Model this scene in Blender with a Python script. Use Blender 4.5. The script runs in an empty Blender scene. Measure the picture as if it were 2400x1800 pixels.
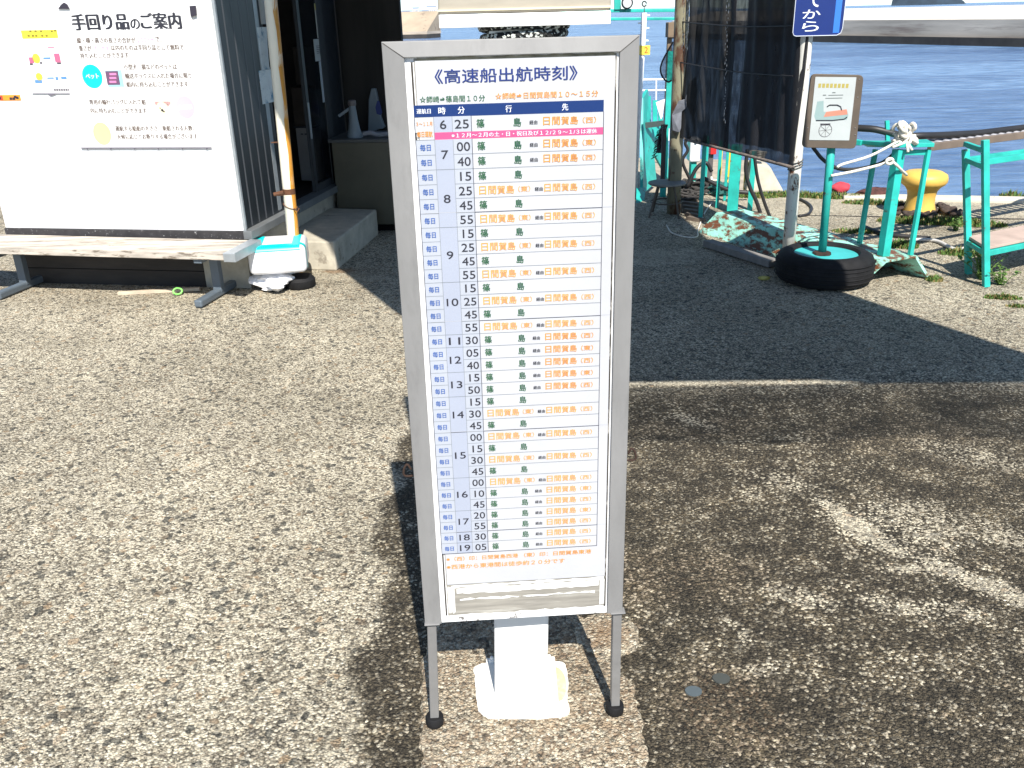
import bpy, bmesh, math, random
import numpy as np
from mathutils import Vector, Matrix
R = math.radians
random.seed(7)
SC = bpy.context.scene
COL = SC.collection

# ------------------------------------------------------------------ camera, sky, sun, exposure
FPX, ROLL, HORIZON, CAM_H = 2070.0, R(1.45), 33.0, 1.55
PITCH = math.atan((900 - HORIZON) * math.cos(ROLL) / FPX)
fw = Vector((0, math.cos(PITCH), -math.sin(PITCH)))
r0 = Vector((1, 0, 0)); u0 = r0.cross(fw)
rt = math.cos(ROLL) * r0 - math.sin(ROLL) * u0
up = math.sin(ROLL) * r0 + math.cos(ROLL) * u0
cam = bpy.data.cameras.new('camera'); co = bpy.data.objects.new('camera', cam); COL.objects.link(co)
cam.sensor_width = 36; cam.lens = FPX / 2400 * 36; cam.clip_start = 0.05; cam.clip_end = 20000
m = Matrix((rt, up, -fw)).transposed().to_4x4(); m.translation = Vector((0, 0, CAM_H)); co.matrix_world = m
SC.camera = co
SUN_EL, SUN_AZ = R(48), R(11)          # sun behind the viewer, a little to the right
sdir = Vector((math.sin(SUN_AZ) * math.cos(SUN_EL), -math.cos(SUN_AZ) * math.cos(SUN_EL), math.sin(SUN_EL)))
w = bpy.data.worlds.new('World'); SC.world = w; w.use_nodes = True
nt = w.node_tree; bg = nt.nodes['Background']
sky = nt.nodes.new('ShaderNodeTexSky'); sky.sky_type = 'NISHITA'; sky.sun_disc = False
sky.sun_elevation = SUN_EL; sky.sun_rotation = math.atan2(sdir.x, sdir.y); sky.air_density = 0.9; sky.dust_density = 0.0; sky.ozone_density = 1.6
tcw = nt.nodes.new('ShaderNodeTexCoord'); va = nt.nodes.new('ShaderNodeVectorMath'); va.operation = 'ADD'; va.inputs[1].default_value = (0, 0, 0.055)
nt.links.new(tcw.outputs['Generated'], va.inputs[0]); nt.links.new(va.outputs[0], sky.inputs[0])
tint = nt.nodes.new('ShaderNodeMix'); tint.data_type = 'RGBA'; tint.blend_type = 'MULTIPLY'; tint.inputs[0].default_value = 1; tint.inputs[7].default_value = (1.05, 1.0, 0.95, 1)
nt.links.new(sky.outputs[0], tint.inputs[6]); nt.links.new(tint.outputs[2], bg.inputs[0]); bg.inputs[1].default_value = 0.105
sl = bpy.data.lights.new('sun', 'SUN'); sl.energy = 5.0; sl.angle = R(0.5); sl.color = (1, 0.95, 0.87)
so = bpy.data.objects.new('sun', sl); COL.objects.link(so); so.rotation_euler = sdir.to_track_quat('Z', 'Y').to_euler()
so.location = (2, -6, 9)
SC.view_settings.view_transform = 'Standard'; SC.view_settings.look = 'None'
SC.view_settings.exposure = 0.82; SC.view_settings.gamma = 1
SC.cycles.max_bounces = 8; SC.cycles.transparent_max_bounces = 12
SC.cycles.use_denoising = True

# ------------------------------------------------------------------ layout: photograph pixel -> point on a known plane
CP = Vector((0, 0, CAM_H))
def ray(px, py): return fw + (px - 1200) / FPX * rt - (py - 900) / FPX * up
def G(px, py, z=0.0):
    d = ray(px, py); return CP + d * ((z - CAM_H) / d.z)
def AY(px, py, Y):
    d = ray(px, py); return CP + d * (Y / d.y)
class Plane:
    """upright plane: origin, horizontal direction; u along it, z up, off towards the viewer"""
    def __init__(s, o, d):
        s.o = Vector((o[0], o[1], 0)); s.d = Vector((d[0], d[1], 0)).normalized(); s.n = Vector((s.d.y, -s.d.x, 0))
    def uz(s, px, py):
        d = ray(px, py); p = CP + d * ((s.o - CP).dot(s.n) / d.dot(s.n)); return ((p - s.o).dot(s.d), p.z)
    def pt(s, u, z, off=0.0): return s.o + s.d * u + Vector((0, 0, z)) + s.n * off

# ------------------------------------------------------------------ materials
MATS = {}
def mat(name, col, rough=0.6, metal=0.0, var=0.12, scale=8.0, col2=None, amt=0.0, cscale=6.0, bump=0.0, bscale=60.0, alpha=1.0, spec=0.5, soft=0.06, stretch=(1, 1, 1), grime=0.0):
    """painted / plain surface: noise variation, optional second colour (rust, dirt) in patches, fine bump"""
    if name in MATS: return MATS[name]
    M = bpy.data.materials.new(name); M.use_nodes = True; T = M.node_tree; N = T.nodes; L = T.links
    b = N['Principled BSDF']; b.inputs['Roughness'].default_value = rough; b.inputs['Metallic'].default_value = metal
    b.inputs['Specular IOR Level'].default_value = spec
    tc = N.new('ShaderNodeTexCoord'); mp = N.new('ShaderNodeMapping'); mp.inputs['Scale'].default_value = stretch
    L.new(tc.outputs['Object'], mp.inputs[0])
    def noise(sc, det=4.0, rough_=0.6):
        n = N.new('ShaderNodeTexNoise'); n.inputs['Scale'].default_value = sc; n.inputs['Detail'].default_value = det
        n.inputs['Roughness'].default_value = rough_; L.new(mp.outputs[0], n.inputs['Vector']); return n
    n1 = noise(scale, 5)
    r1 = N.new('ShaderNodeValToRGB'); r1.color_ramp.elements[0].position = 0.3; r1.color_ramp.elements[1].position = 0.7
    r1.color_ramp.elements[0].color = (*[max(0, c * (1 - var)) for c in col], 1)
    r1.color_ramp.elements[1].color = (*[min(1, c * (1 + var)) for c in col], 1)
    L.new(n1.outputs[0], r1.inputs[0]); out = r1.outputs[0]
    if col2:
        n2 = noise(cscale, 8, 0.68)
        r2 = N.new('ShaderNodeValToRGB'); p = 0.72 - amt * 0.5
        r2.color_ramp.elements[0].position = p; r2.color_ramp.elements[1].position = min(1, p + soft)
        r2.color_ramp.elements[0].color = (0, 0, 0, 1); r2.color_ramp.elements[1].color = (1, 1, 1, 1)
        L.new(n2.outputs[0], r2.inputs[0])
        mx = N.new('ShaderNodeMix'); mx.data_type = 'RGBA'; L.new(r2.outputs[0], mx.inputs[0]); L.new(out, mx.inputs[6])
        mx.inputs[7].default_value = (*col2, 1); out = mx.outputs[2]
    L.new(out, b.inputs['Base Color'])
    if bump:
        n3 = noise(bscale, 6); bp = N.new('ShaderNodeBump'); bp.inputs['Strength'].default_value = bump; bp.inputs['Distance'].default_value = 0.004
        L.new(n3.outputs[0], bp.inputs['Height']); L.new(bp.outputs[0], b.inputs['Normal'])
    if alpha < 1: b.inputs['Alpha'].default_value = alpha
    MATS[name] = M; return M

def weave_mat(name, col, base, hi, scale=7.0, stretch=(1, 1, 1)):
    """woven black shade cloth: lets through a share of the light that varies over the cloth"""
    M = bpy.data.materials.new(name); M.use_nodes = True; T = M.node_tree; N = T.nodes; L = T.links
    b = N['Principled BSDF']; b.inputs['Base Color'].default_value = (*col, 1); b.inputs['Roughness'].default_value = 0.75
    tc = N.new('ShaderNodeTexCoord'); mp = N.new('ShaderNodeMapping'); mp.inputs['Scale'].default_value = stretch; L.new(tc.outputs['Object'], mp.inputs[0])
    n = N.new('ShaderNodeTexNoise'); n.inputs['Scale'].default_value = scale; n.inputs['Detail'].default_value = 6; L.new(mp.outputs[0], n.inputs['Vector'])
    r = N.new('ShaderNodeMapRange'); r.inputs[1].default_value = 0.35; r.inputs[2].default_value = 0.7; r.inputs[3].default_value = 1 - base; r.inputs[4].default_value = 1 - hi
    L.new(n.outputs[0], r.inputs[0]); L.new(r.outputs[0], b.inputs['Alpha'])
    MATS[name] = M; return M

TEAL = mat('teal_paint', (0.018, 0.40, 0.345), 0.5, var=0.22, col2=(0.10, 0.05, 0.025), amt=0.21, cscale=14)
TEALD = mat('teal_paint_worn', (0.02, 0.36, 0.31), 0.5, var=0.15, col2=(0.09, 0.05, 0.03), amt=0.22, cscale=11)
TEALR = mat('teal_rusty_plate', (0.30, 0.66, 0.54), 0.55, var=0.30, scale=5, col2=(0.15, 0.055, 0.022), amt=0.52, cscale=15, bump=0.3, soft=0.09, stretch=(1.0, 0.55, 1.6))
ALU = mat('brushed_aluminium', (0.225, 0.223, 0.221), 0.62, 0.15, var=0.13, scale=11, col2=(0.115, 0.113, 0.112), amt=0.34, cscale=9, bump=0.08, soft=0.35, stretch=(1, 1, .35))
ALUD = mat('dull_aluminium', (0.20, 0.197, 0.193), 0.55, 0.2, var=0.12, scale=14)
WHITE = mat('white_panel', (0.80, 0.80, 0.81), 0.45, var=0.02)
WHITEP = mat('white_gloss_paint', (0.80, 0.80, 0.78), 0.35, var=0.03, scale=12, col2=(0.55, 0.50, 0.40), amt=0.03, cscale=16)
PAPER = mat('laminated_paper', (0.455, 0.462, 0.487), 0.34, var=0.05, scale=4, bump=0.5, bscale=5)
GREYRES = mat('tape_residue', (0.26, 0.245, 0.215), 0.7, var=0.25, scale=30, col2=(0.50, 0.485, 0.44), amt=0.34, cscale=14, stretch=(.30, .30, 4.0), soft=.22)
TAPE = mat('old_white_tape', (0.76, 0.76, 0.74), 0.6, var=0.06, scale=30, col2=(0.22, 0.19, 0.14), amt=0.22, cscale=55, stretch=(1, 1, 2))
DIRT = mat('black_dirt', (0.05, 0.045, 0.04), 0.9, var=0.4, scale=40)
BLACKR = mat('black_rubber', (0.010, 0.010, 0.011), 0.75, var=0.35, scale=20, bump=0.3, spec=0.25)
NAVYINK = mat('navy_ink', (0.012, 0.028, 0.16), 0.4, var=0.05)
GREENINK = mat('green_ink', (0.018, 0.10, 0.038), 0.4, var=0.05)
ORANGEINK = mat('orange_ink', (0.72, 0.27, 0.035), 0.4, var=0.06)
BLACKINK = mat('black_ink', (0.025, 0.025, 0.035), 0.4, var=0.05)
BLUEINK = mat('blue_ink', (0.022, 0.09, 0.34), 0.4, var=0.05)
WHITEINK = mat('white_ink', (0.72, 0.74, 0.80), 0.4, var=0.02)
HEADBLUE = mat('header_blue', (0.004, 0.026, 0.13), 0.35, var=0.06)
PINK = mat('pink_band', (0.52, 0.075, 0.20), 0.35, var=0.05)
CELL = mat('shaded_cell', (0.33, 0.36, 0.44), 0.35, var=0.03)
CELLL = mat('pale_cell', (0.375, 0.40, 0.455), 0.35, var=0.03)
LINE = mat('rule_ink', (0.05, 0.055, 0.08), 0.5, var=0.1)
LINEL = mat('rule_ink_pale', (0.20, 0.22, 0.25), 0.5, var=0.1)
GALV = mat('galvanised_steel', (0.36, 0.39, 0.41), 0.45, 0.5, var=0.12, scale=20)
RUSTP = mat('rusty_white_pole', (0.62, 0.61, 0.57), 0.5, var=0.08, col2=(0.09, 0.035, 0.015), amt=0.30, cscale=17, stretch=(1, 1, 0.6), soft=0.05)
RUSTP2 = mat('rusty_cream_pole', (0.20, 0.185, 0.125), 0.6, var=0.2, col2=(0.08, 0.035, 0.018), amt=0.46, cscale=7, stretch=(1, 1, 0.4), soft=0.08)
ORANGEP = mat('orange_stained_pole', (0.80, 0.75, 0.62), 0.45, var=0.10, scale=4, col2=(0.62, 0.36, 0.10), amt=0.20, cscale=4, stretch=(1.3, 1.3, 0.35), soft=0.25)
RUST = mat('rust', (0.10, 0.04, 0.018), 0.85, var=0.4, scale=30, bump=0.3)
NAVYS = mat('navy_siding', (0.010, 0.013, 0.017), 0.4, var=0.25, scale=3)
DARKW = mat('dark_wood', (0.030, 0.024, 0.020), 0.7, var=0.35, scale=4, stretch=(1, 1, 5))
BLACKW = mat('black_sheet', (0.006, 0.006, 0.006), 0.95, var=0.4, scale=3, spec=0.1)
GREYW = mat('weathered_plank', (0.44, 0.395, 0.34), 0.85, var=0.38, scale=5, col2=(0.17, 0.14, 0.11), amt=0.36, cscale=9, bump=0.4, bscale=30, stretch=(0.35, 4, 6))
CONC = mat('concrete', (0.42, 0.385, 0.31), 0.9, var=0.18, scale=10, col2=(0.24, 0.21, 0.165), amt=0.24, cscale=6, bump=0.4)
ROPEW = mat('white_rope', (0.68, 0.65, 0.58), 0.9, var=0.25, scale=70, bump=0.6, bscale=150)
ROPED = mat('dark_rope', (0.05, 0.05, 0.05), 0.9, var=0.6, scale=60, col2=(0.35, 0.36, 0.33), amt=0.30, cscale=70)
CABLE = mat('black_hose', (0.018, 0.017, 0.018), 0.5, var=0.2)
YELLOW = mat('bollard_yellow', (0.66, 0.41, 0.085), 0.5, var=0.12, scale=6, col2=(0.20, 0.09, 0.03), amt=0.10, cscale=12)
BROWNB = mat('brown_backboard', (0.095, 0.074, 0.056), 0.65, var=0.2, scale=9)
GLASSD = mat('dark_glass', (0.010, 0.012, 0.015), 0.12, var=0.1, alpha=0.5, spec=0.25)
CYANP = mat('cyan_wrap', (0.0, 0.60, 0.62), 0.35, var=0.05)
PLASTW = mat('white_plastic_film', (0.80, 0.80, 0.82), 0.3, var=0.04)

def flat(name, col, rough=0.45, var=0.05): return mat(name, col, rough, var=var)

# ------------------------------------------------------------------ mesh building
class MB:
    def __init__(s): s.v = []; s.f = []; s.spans = []
    def paint(s, i): s.spans.append((len(s.f), i)); return s
    def add(s, vs, fs):
        o = len(s.v); s.v += [Vector(p) for p in vs]; s.f += [[i + o for i in f] for f in fs]
    def box(s, c, size, M=None):
        x, y, z = [k / 2 for k in size]; c = Vector(c)
        vs = [Vector(p) for p in ((-x,-y,-z),(x,-y,-z),(x,y,-z),(-x,y,-z),(-x,-y,z),(x,-y,z),(x,y,z),(-x,y,z))]
        if M is not None: vs = [M @ p for p in vs]
        s.add([c + p for p in vs], [[0,3,2,1],[4,5,6,7],[0,1,5,4],[1,2,6,5],[2,3,7,6],[3,0,4,7]]); return s
    def bar(s, a, b, wd, dp, side=None):
        a = Vector(a); b = Vector(b); t = (b - a).normalized()
        x = Vector(side) if side is not None else (Vector((0, 0, 1)) if abs(t.z) < 0.9 else Vector((1, 0, 0)))
        x = (x - t * x.dot(t)).normalized(); y = t.cross(x)
        vs = []
        for p in (a, b):
            for i, j in ((-1,-1),(1,-1),(1,1),(-1,1)): vs.append(p + x * (i * wd / 2) + y * (j * dp / 2))
        s.add(vs, [[0,3,2,1],[4,5,6,7],[0,1,5,4],[1,2,6,5],[2,3,7,6],[3,0,4,7]]); return s
    def tube(s, pts, r, n=10, caps=True):
        pts = [Vector(p) for p in pts]; k = len(pts); rs = r if isinstance(r, (list, tuple)) else [r] * k
        base = len(s.v); prev = None
        for i, p in enumerate(pts):
            t = (pts[min(i + 1, k - 1)] - pts[max(i - 1, 0)]).normalized()
            if prev is None:
                x = Vector((0, 0, 1)) if abs(t.z) < 0.9 else Vector((1, 0, 0))
            else: x = prev
            x = (x - t * x.dot(t)).normalized(); prev = x; y = t.cross(x)
            for j in range(n):
                a = 2 * math.pi * j / n; s.v.append(p + (x * math.cos(a) + y * math.sin(a)) * rs[i])
        for i in range(k - 1):
            for j in range(n):
                a = base + i * n + j; b2 = base + i * n + (j + 1) % n
                s.f.append([a, b2, b2 + n, a + n])
        if caps:
            s.f.append([base + j for j in range(n)][::-1]); s.f.append([base + (k - 1) * n + j for j in range(n)])
        return s
    def lathe(s, prof, c=(0, 0, 0), n=32, wob=0.0):
        c = Vector(c); base = len(s.v)
        for (r, z) in prof:
            for j in range(n):
                a = 2 * math.pi * j / n; rr = r * (1 + random.uniform(-wob, wob)); s.v.append(c + Vector((rr * math.cos(a), rr * math.sin(a), z)))
        for i in range(len(prof) - 1):
            for j in range(n):
                a = base + i * n + j; b2 = base + i * n + (j + 1) % n; s.f.append([a, b2, b2 + n, a + n])
        s.f.append([base + j for j in range(n)][::-1]); s.f.append([base + (len(prof) - 1) * n + j for j in range(n)]); return s
    def prism(s, loop, ex):
        """closed loop of points pushed along ex"""
        ex = Vector(ex); loop = [Vector(p) for p in loop]; n = len(loop)
        nrm = sum(((loop[i] - loop[0]).cross(loop[(i + 1) % n] - loop[0]) for i in range(1, n - 1)), Vector())
        if nrm.dot(ex) > 0: loop = loop[::-1]
        s.add(loop + [p + ex for p in loop], [list(range(n)), list(range(2 * n - 1, n - 1, -1))] + [[i, i + n, (i + 1) % n + n, (i + 1) % n] for i in range(n)]); return s
    def quad(s, a, b, c, d): s.add([a, b, c, d], [[0, 1, 2, 3]]); return s
    def build(s, name, material, parent=None, bevel=0.0, smooth=False, seg=2, subsurf=0):
        me = bpy.data.meshes.new(name)
        org = Vector((0, 0, 0)); p = parent
        while p is not None: org += p.location; p = p.parent
        if parent is None and s.v:      # a thing made of one mesh: origin at the middle of its base
            zs = min(v.z for v in s.v); org = Vector((sum(v.x for v in s.v) / len(s.v), sum(v.y for v in s.v) / len(s.v), zs))
        me.from_pydata([v - org for v in s.v], [], s.f); me.update()
        for q, (a, i) in enumerate(s.spans):
            for k in range(a, s.spans[q + 1][0] if q + 1 < len(s.spans) else len(s.f)): me.polygons[k].material_index = i
        if bevel:
            bm = bmesh.new(); bm.from_mesh(me); bmesh.ops.remove_doubles(bm, verts=bm.verts, dist=1e-5)
            es = [e for e in bm.edges if len(e.link_faces) == 2 and e.calc_face_angle(0) > 0.5]
            bmesh.ops.bevel(bm, geom=es, offset=bevel, segments=seg, affect='EDGES', profile=0.5, clamp_overlap=True)
            bm.to_mesh(me); bm.free()
        if smooth:
            for q in me.polygons: q.use_smooth = True
        for mm in (material if isinstance(material, (list, tuple)) else [material]): me.materials.append(mm)
        o = bpy.data.objects.new(name, me); COL.objects.link(o)
        if parent is None: o.location = org
        else: o.parent = parent
        if subsurf:
            md = o.modifiers.new('Subdivision', 'SUBSURF'); md.levels = subsurf; md.render_levels = subsurf
        return o
def auto_smooth(o, ang=35):
    for q in o.data.polygons: q.use_smooth = True
    o.data.set_sharp_from_angle(angle=R(ang)); return o
def tag(o, label=None, cat=None, group=None, kind=None):
    if label: o['label'] = label
    if cat: o['category'] = cat
    if group: o['group'] = group
    if kind: o['kind'] = kind
    return o
def thing(name, loc, label, cat, group=None):
    o = bpy.data.objects.new(name, None); COL.objects.link(o); o.location = loc; o.empty_display_size = 0.1
    return tag(o, label, cat, group)
def jitter_loop(pts, amp, sub=6):
    out = []
    for i, p in enumerate(pts):
        q = Vector(pts[(i + 1) % len(pts)]); p = Vector(p)
        for k in range(sub):
            v = p.lerp(q, k / sub); out.append(v + Vector((random.uniform(-amp, amp), random.uniform(-amp, amp), 0)))
    return out
def curve_pts(pts, n=8):
    """Catmull-Rom through points"""
    P = [Vector(p) for p in pts]; P = [2 * P[0] - P[1]] + P + [2 * P[-1] - P[-2]]; out = []
    for i in range(1, len(P) - 2):
        for k in range(n):
            t = k / n; a, b, c, d = P[i - 1], P[i], P[i + 1], P[i + 2]
            out.append(0.5 * ((2 * b) + (-a + c) * t + (2 * a - 5 * b + 4 * c - d) * t * t + (-a + 3 * b - 3 * c + d) * t ** 3))
    out.append(P[-2]); return out

# lettering: every run of characters becomes flat mesh faces stretched into a given box
_TX = {}
def glyphs(string, bold=0.0, res=2):
    k = (string, bold, res)
    if k not in _TX:
        cu = bpy.data.curves.new('lettering', 'FONT'); cu.body = string; cu.resolution_u = res; cu.offset = bold
        o = bpy.data.objects.new('lettering', cu); COL.objects.link(o); bpy.context.view_layer.update()
        me = bpy.data.meshes.new_from_object(o.evaluated_get(bpy.context.evaluated_depsgraph_get()))
        vs = np.empty(len(me.vertices) * 3, np.float32); me.vertices.foreach_get('co', vs); vs = vs.reshape(-1, 3)
        fs = [list(p.vertices) for p in me.polygons]
        bpy.data.objects.remove(o); bpy.data.curves.remove(cu); bpy.data.meshes.remove(me)
        _TX[k] = (vs, fs)
    return _TX[k]
def text(mb, pl, string, u0, u1, z0, z1, off, bold=0.0, res=2, fit='both', slope=0.0):
    vs, fs = glyphs(string, 0.0, res)
    if not len(vs): return
    if bold:
        hh = z1 - z0; b_ = bold * hh * 1.25
        for k, (du, dz) in enumerate(((-b_, 0), (b_, 0), (0, b_ * .6))): text(mb, pl, string, u0 + du, u1 + du, z0 + dz, z1 + dz, off + .00008 * (k + 1), 0, res, fit, slope)
        return
    mn = vs.min(0); mx = vs.max(0); sx = (u1 - u0) / max(mx[0] - mn[0], 1e-6); sz = (z1 - z0) / max(mx[1] - mn[1], 1e-6)
    if fit == 'h': sx = sz = min(sx, sz)
    pts = [pl.pt(u0 + (v[0] - mn[0]) * sx, z0 + (v[1] - mn[1]) * sz + slope * (v[0] - mn[0]) * sx, off) for v in vs]
    mb.add(pts, fs)
def rect(mb, pl, u0, u1, z0, z1, off):
    mb.quad(pl.pt(u0, z0, off), pl.pt(u1, z0, off), pl.pt(u1, z1, off), pl.pt(u0, z1, off))
def slab(mb, pl, u0, u1, z0, z1, off0, off1):
    """board between two offsets of a plane"""
    mb.prism([pl.pt(u0, z0, off0), pl.pt(u1, z0, off0), pl.pt(u1, z1, off0), pl.pt(u0, z1, off0)], pl.n * (off1 - off0))

# ================================================================== GROUND
QA, QB = Vector((1.977, 8.05, 0)), Vector((4.372, 7.47, 0))
QD = (QB - QA).normalized()
def quayY(x): return QA.y + (x - QA.x) * QD.y / QD.x
SEA = -1.3
def sst(a, b, x): t = np.clip((x - a) / (b - a), 0, 1); return t * t * (3 - 2 * t)
def make_ground():
    xs = np.concatenate([np.linspace(-60, -5, 12)[:-1], np.arange(-5, 4.6, 0.03), np.linspace(4.6, 60, 12)[1:]])
    ts = np.concatenate([np.linspace(-30, 0.7, 8)[:-1], np.arange(0.7, 8.4, 0.03)])      # distance rows; stretched to the quay edge
    nx, ny = len(xs), len(ts)
    X = np.repeat(xs[None, :], ny, 0); qy = QA.y + (X - QA.x) * QD.y / QD.x
    T = np.repeat(ts[:, None], nx, 1); k = np.clip((T - 0.7) / (ts[-1] - 0.7), 0, 1)
    Y = np.where(T < 0.7, T, 0.7 + k * (qy - 0.7)); Z = np.zeros_like(X)
    rng = np.random.RandomState(3)
    # gentle unevenness
    Z += 0.004 * np.sin(X * 2.1 + 0.7) * np.sin(Y * 1.7) * (np.abs(X) < 6)
    # wear map: R = dark re-laid asphalt, also deepening the roof's shade, G = bare cement and other paler patches, B = rust / brown stain
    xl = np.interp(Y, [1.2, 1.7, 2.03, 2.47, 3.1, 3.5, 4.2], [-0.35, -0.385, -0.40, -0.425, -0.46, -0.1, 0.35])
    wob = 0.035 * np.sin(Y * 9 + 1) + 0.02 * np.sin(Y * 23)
    dark = 1.12 * sst(-.05, 0.045, X - xl - wob) * (1 - 0.62 * sst(3.3, 3.75, Y) - .13 * sst(3.9, 5, Y)) * (1 - 0.6 * sst(1.9, 2.6, X) * sst(2.0, 3.4, Y))  # asphalt tone; farther back it also paints extra shade under the roof
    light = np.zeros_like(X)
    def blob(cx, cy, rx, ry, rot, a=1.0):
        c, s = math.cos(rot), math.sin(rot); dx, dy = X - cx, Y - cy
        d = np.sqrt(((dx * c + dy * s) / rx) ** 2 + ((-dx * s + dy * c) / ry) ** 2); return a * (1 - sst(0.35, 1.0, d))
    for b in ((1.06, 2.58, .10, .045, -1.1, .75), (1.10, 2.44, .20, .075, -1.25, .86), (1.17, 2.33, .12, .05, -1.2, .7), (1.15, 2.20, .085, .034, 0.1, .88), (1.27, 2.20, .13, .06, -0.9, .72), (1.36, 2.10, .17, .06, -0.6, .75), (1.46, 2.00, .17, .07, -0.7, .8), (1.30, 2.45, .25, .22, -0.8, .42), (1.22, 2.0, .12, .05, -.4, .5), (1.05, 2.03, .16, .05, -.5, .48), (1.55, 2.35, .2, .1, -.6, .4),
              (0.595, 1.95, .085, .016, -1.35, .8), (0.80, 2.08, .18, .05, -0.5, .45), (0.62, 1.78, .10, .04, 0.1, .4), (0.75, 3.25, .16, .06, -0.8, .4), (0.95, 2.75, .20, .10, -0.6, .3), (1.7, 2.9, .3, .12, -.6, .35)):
        light = np.maximum(light, blob(*b))  # paler patches over the dark ground at right
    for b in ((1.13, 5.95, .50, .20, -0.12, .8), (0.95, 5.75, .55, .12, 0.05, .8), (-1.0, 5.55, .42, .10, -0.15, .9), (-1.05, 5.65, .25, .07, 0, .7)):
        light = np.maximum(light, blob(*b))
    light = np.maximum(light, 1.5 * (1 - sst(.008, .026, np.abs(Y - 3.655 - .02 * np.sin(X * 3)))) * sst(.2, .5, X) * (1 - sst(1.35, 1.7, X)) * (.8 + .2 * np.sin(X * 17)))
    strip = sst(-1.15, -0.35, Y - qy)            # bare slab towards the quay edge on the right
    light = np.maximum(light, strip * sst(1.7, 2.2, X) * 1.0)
    rust = np.maximum(.22 * sst(4.5, 5.3, Y) * (X < -.8), 0 * X); rust = np.maximum(rust, blob(-1.13, 5.72, .16, .08, 0)); rust = np.maximum(rust, blob(0.24, 1.93, .13, .08, 0.3, .8))
    for b in ((0.45, 2.2, .5, .25, 0, .24), (0.75, 3.2, .5, .2, 0, .22), (1.5, 3.1, .6, .3, 0, .2), (0.5, 1.65, .25, .25, 0, .3)): rust = np.maximum(rust, blob(*b))
    me = bpy.data.meshes.new('quay_ground')
    V = np.stack([X, Y, Z], -1).reshape(-1, 3)
    i = np.arange(nx * ny).reshape(ny, nx); q = np.stack([i[:-1, :-1], i[:-1, 1:], i[1:, 1:], i[1:, :-1]], -1).reshape(-1, 4)
    # quay wall down to the sea
    edge = V[i[-1]]; low = edge.copy(); low[:, 2] = SEA - 2; V2 = np.concatenate([V, low]); j = np.arange(nx) + nx * ny
    q2 = np.stack([i[-1][:-1], i[-1][1:], j[1:], j[:-1]], -1)
    me.from_pydata(V2.tolist(), [], np.concatenate([q, q2]).tolist()); me.update()
    at = me.attributes.new('ground_tone', 'FLOAT_COLOR', 'POINT')
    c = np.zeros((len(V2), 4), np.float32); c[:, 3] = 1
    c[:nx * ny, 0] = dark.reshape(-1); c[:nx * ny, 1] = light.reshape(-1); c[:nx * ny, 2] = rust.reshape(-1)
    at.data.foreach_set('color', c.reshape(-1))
    o = bpy.data.objects.new('quay_ground', me); COL.objects.link(o); tag(o, kind='structure')
    M = bpy.data.materials.new('exposed_aggregate'); M.use_nodes = True; Tn = M.node_tree; N = Tn.nodes; L = Tn.links
    b = N['Principled BSDF']; b.inputs['Roughness'].default_value = 0.85; b.inputs['Specular IOR Level'].default_value = 0.25
    tc = N.new('ShaderNodeTexCoord')
    def noise(sc, det=4, ro=0.6, warp=None):
        n = N.new('ShaderNodeTexNoise'); n.inputs['Scale'].default_value = sc; n.inputs['Detail'].default_value = det; n.inputs['Roughness'].default_value = ro
        L.new(tc.outputs['Object'], n.inputs['Vector']); return n
    def vor(sc):
        n = N.new('ShaderNodeTexVoronoi'); n.inputs['Scale'].default_value = sc; L.new(tc.outputs['Object'], n.inputs['Vector']); return n
    def ramp(src, stops, interp='LINEAR'):
        r = N.new('ShaderNodeValToRGB'); r.color_ramp.interpolation = interp; e = r.color_ramp.elements
        while len(e) < len(stops): e.new(0.5)
        for k_, (p, cc) in enumerate(stops): e[k_].position = p; e[k_].color = (*cc, 1) if isinstance(cc, tuple) else (cc, cc, cc, 1)
        L.new(src, r.inputs[0]); return r
    def mix(f, a, b_, mode='MIX'):
        mx = N.new('ShaderNodeMix'); mx.data_type = 'RGBA'; mx.blend_type = mode
        for s_, k_ in ((f, 0), (a, 6), (b_, 7)):
            if isinstance(s_, (int, float)): mx.inputs[k_].default_value = s_
            elif isinstance(s_, tuple): mx.inputs[k_].default_value = (*s_, 1)
            else: L.new(s_, mx.inputs[k_])
        return mx.outputs[2]
    def math_(op, a, b_=None, clamp=False):
        m_ = N.new('ShaderNodeMath'); m_.operation = op; m_.use_clamp = clamp
        for s_, k_ in ((a, 0), (b_, 1)):
            if s_ is None: continue
            if isinstance(s_, (int, float)): m_.inputs[k_].default_value = s_
            else: L.new(s_, m_.inputs[k_])
        return m_.outputs[0]
    v1 = vor(128); v2 = vor(270); v3 = vor(56)
    sep = N.new('ShaderNodeSeparateColor'); L.new(v1.outputs['Color'], sep.inputs[0])
    sep2 = N.new('ShaderNodeSeparateColor'); L.new(v2.outputs['Color'], sep2.inputs[0])
    sep3 = N.new('ShaderNodeSeparateColor'); L.new(v3.outputs['Color'], sep3.inputs[0])
    big = noise(1.3, 5, .62); mid = noise(7, 6, .65); fine = noise(60, 6, .7)
    # pale worn concrete: cream stones in a brown-grey matrix
    st = ramp(sep.outputs[0], [(0.0, (.035, .033, .030)), (0.15, (.10, .090, .076)), (0.32, (.27, .24, .195)), (0.50, (.58, .53, .435)), (0.80, (.80, .755, .65)), (1.0, (.84, .81, .73))])
    st2 = ramp(sep2.outputs[0], [(0.0, (.06, .055, .05)), (0.3, (.22, .195, .155)), (0.62, (.58, .525, .43)), (1.0, (.84, .79, .69))])
    pale = mix(0.36, st.outputs[0], st2.outputs[0])
    chips = ramp(sep3.outputs[0], [(0.88, 0.0), (0.89, 1.0)], 'CONSTANT')
    chipc = ramp(sep3.outputs[1], [(0.0, (.05, .055, .055)), (0.45, (.10, .10, .095)), (0.7, (.45, .33, .22)), (1.0, (.72, .68, .60))])
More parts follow.
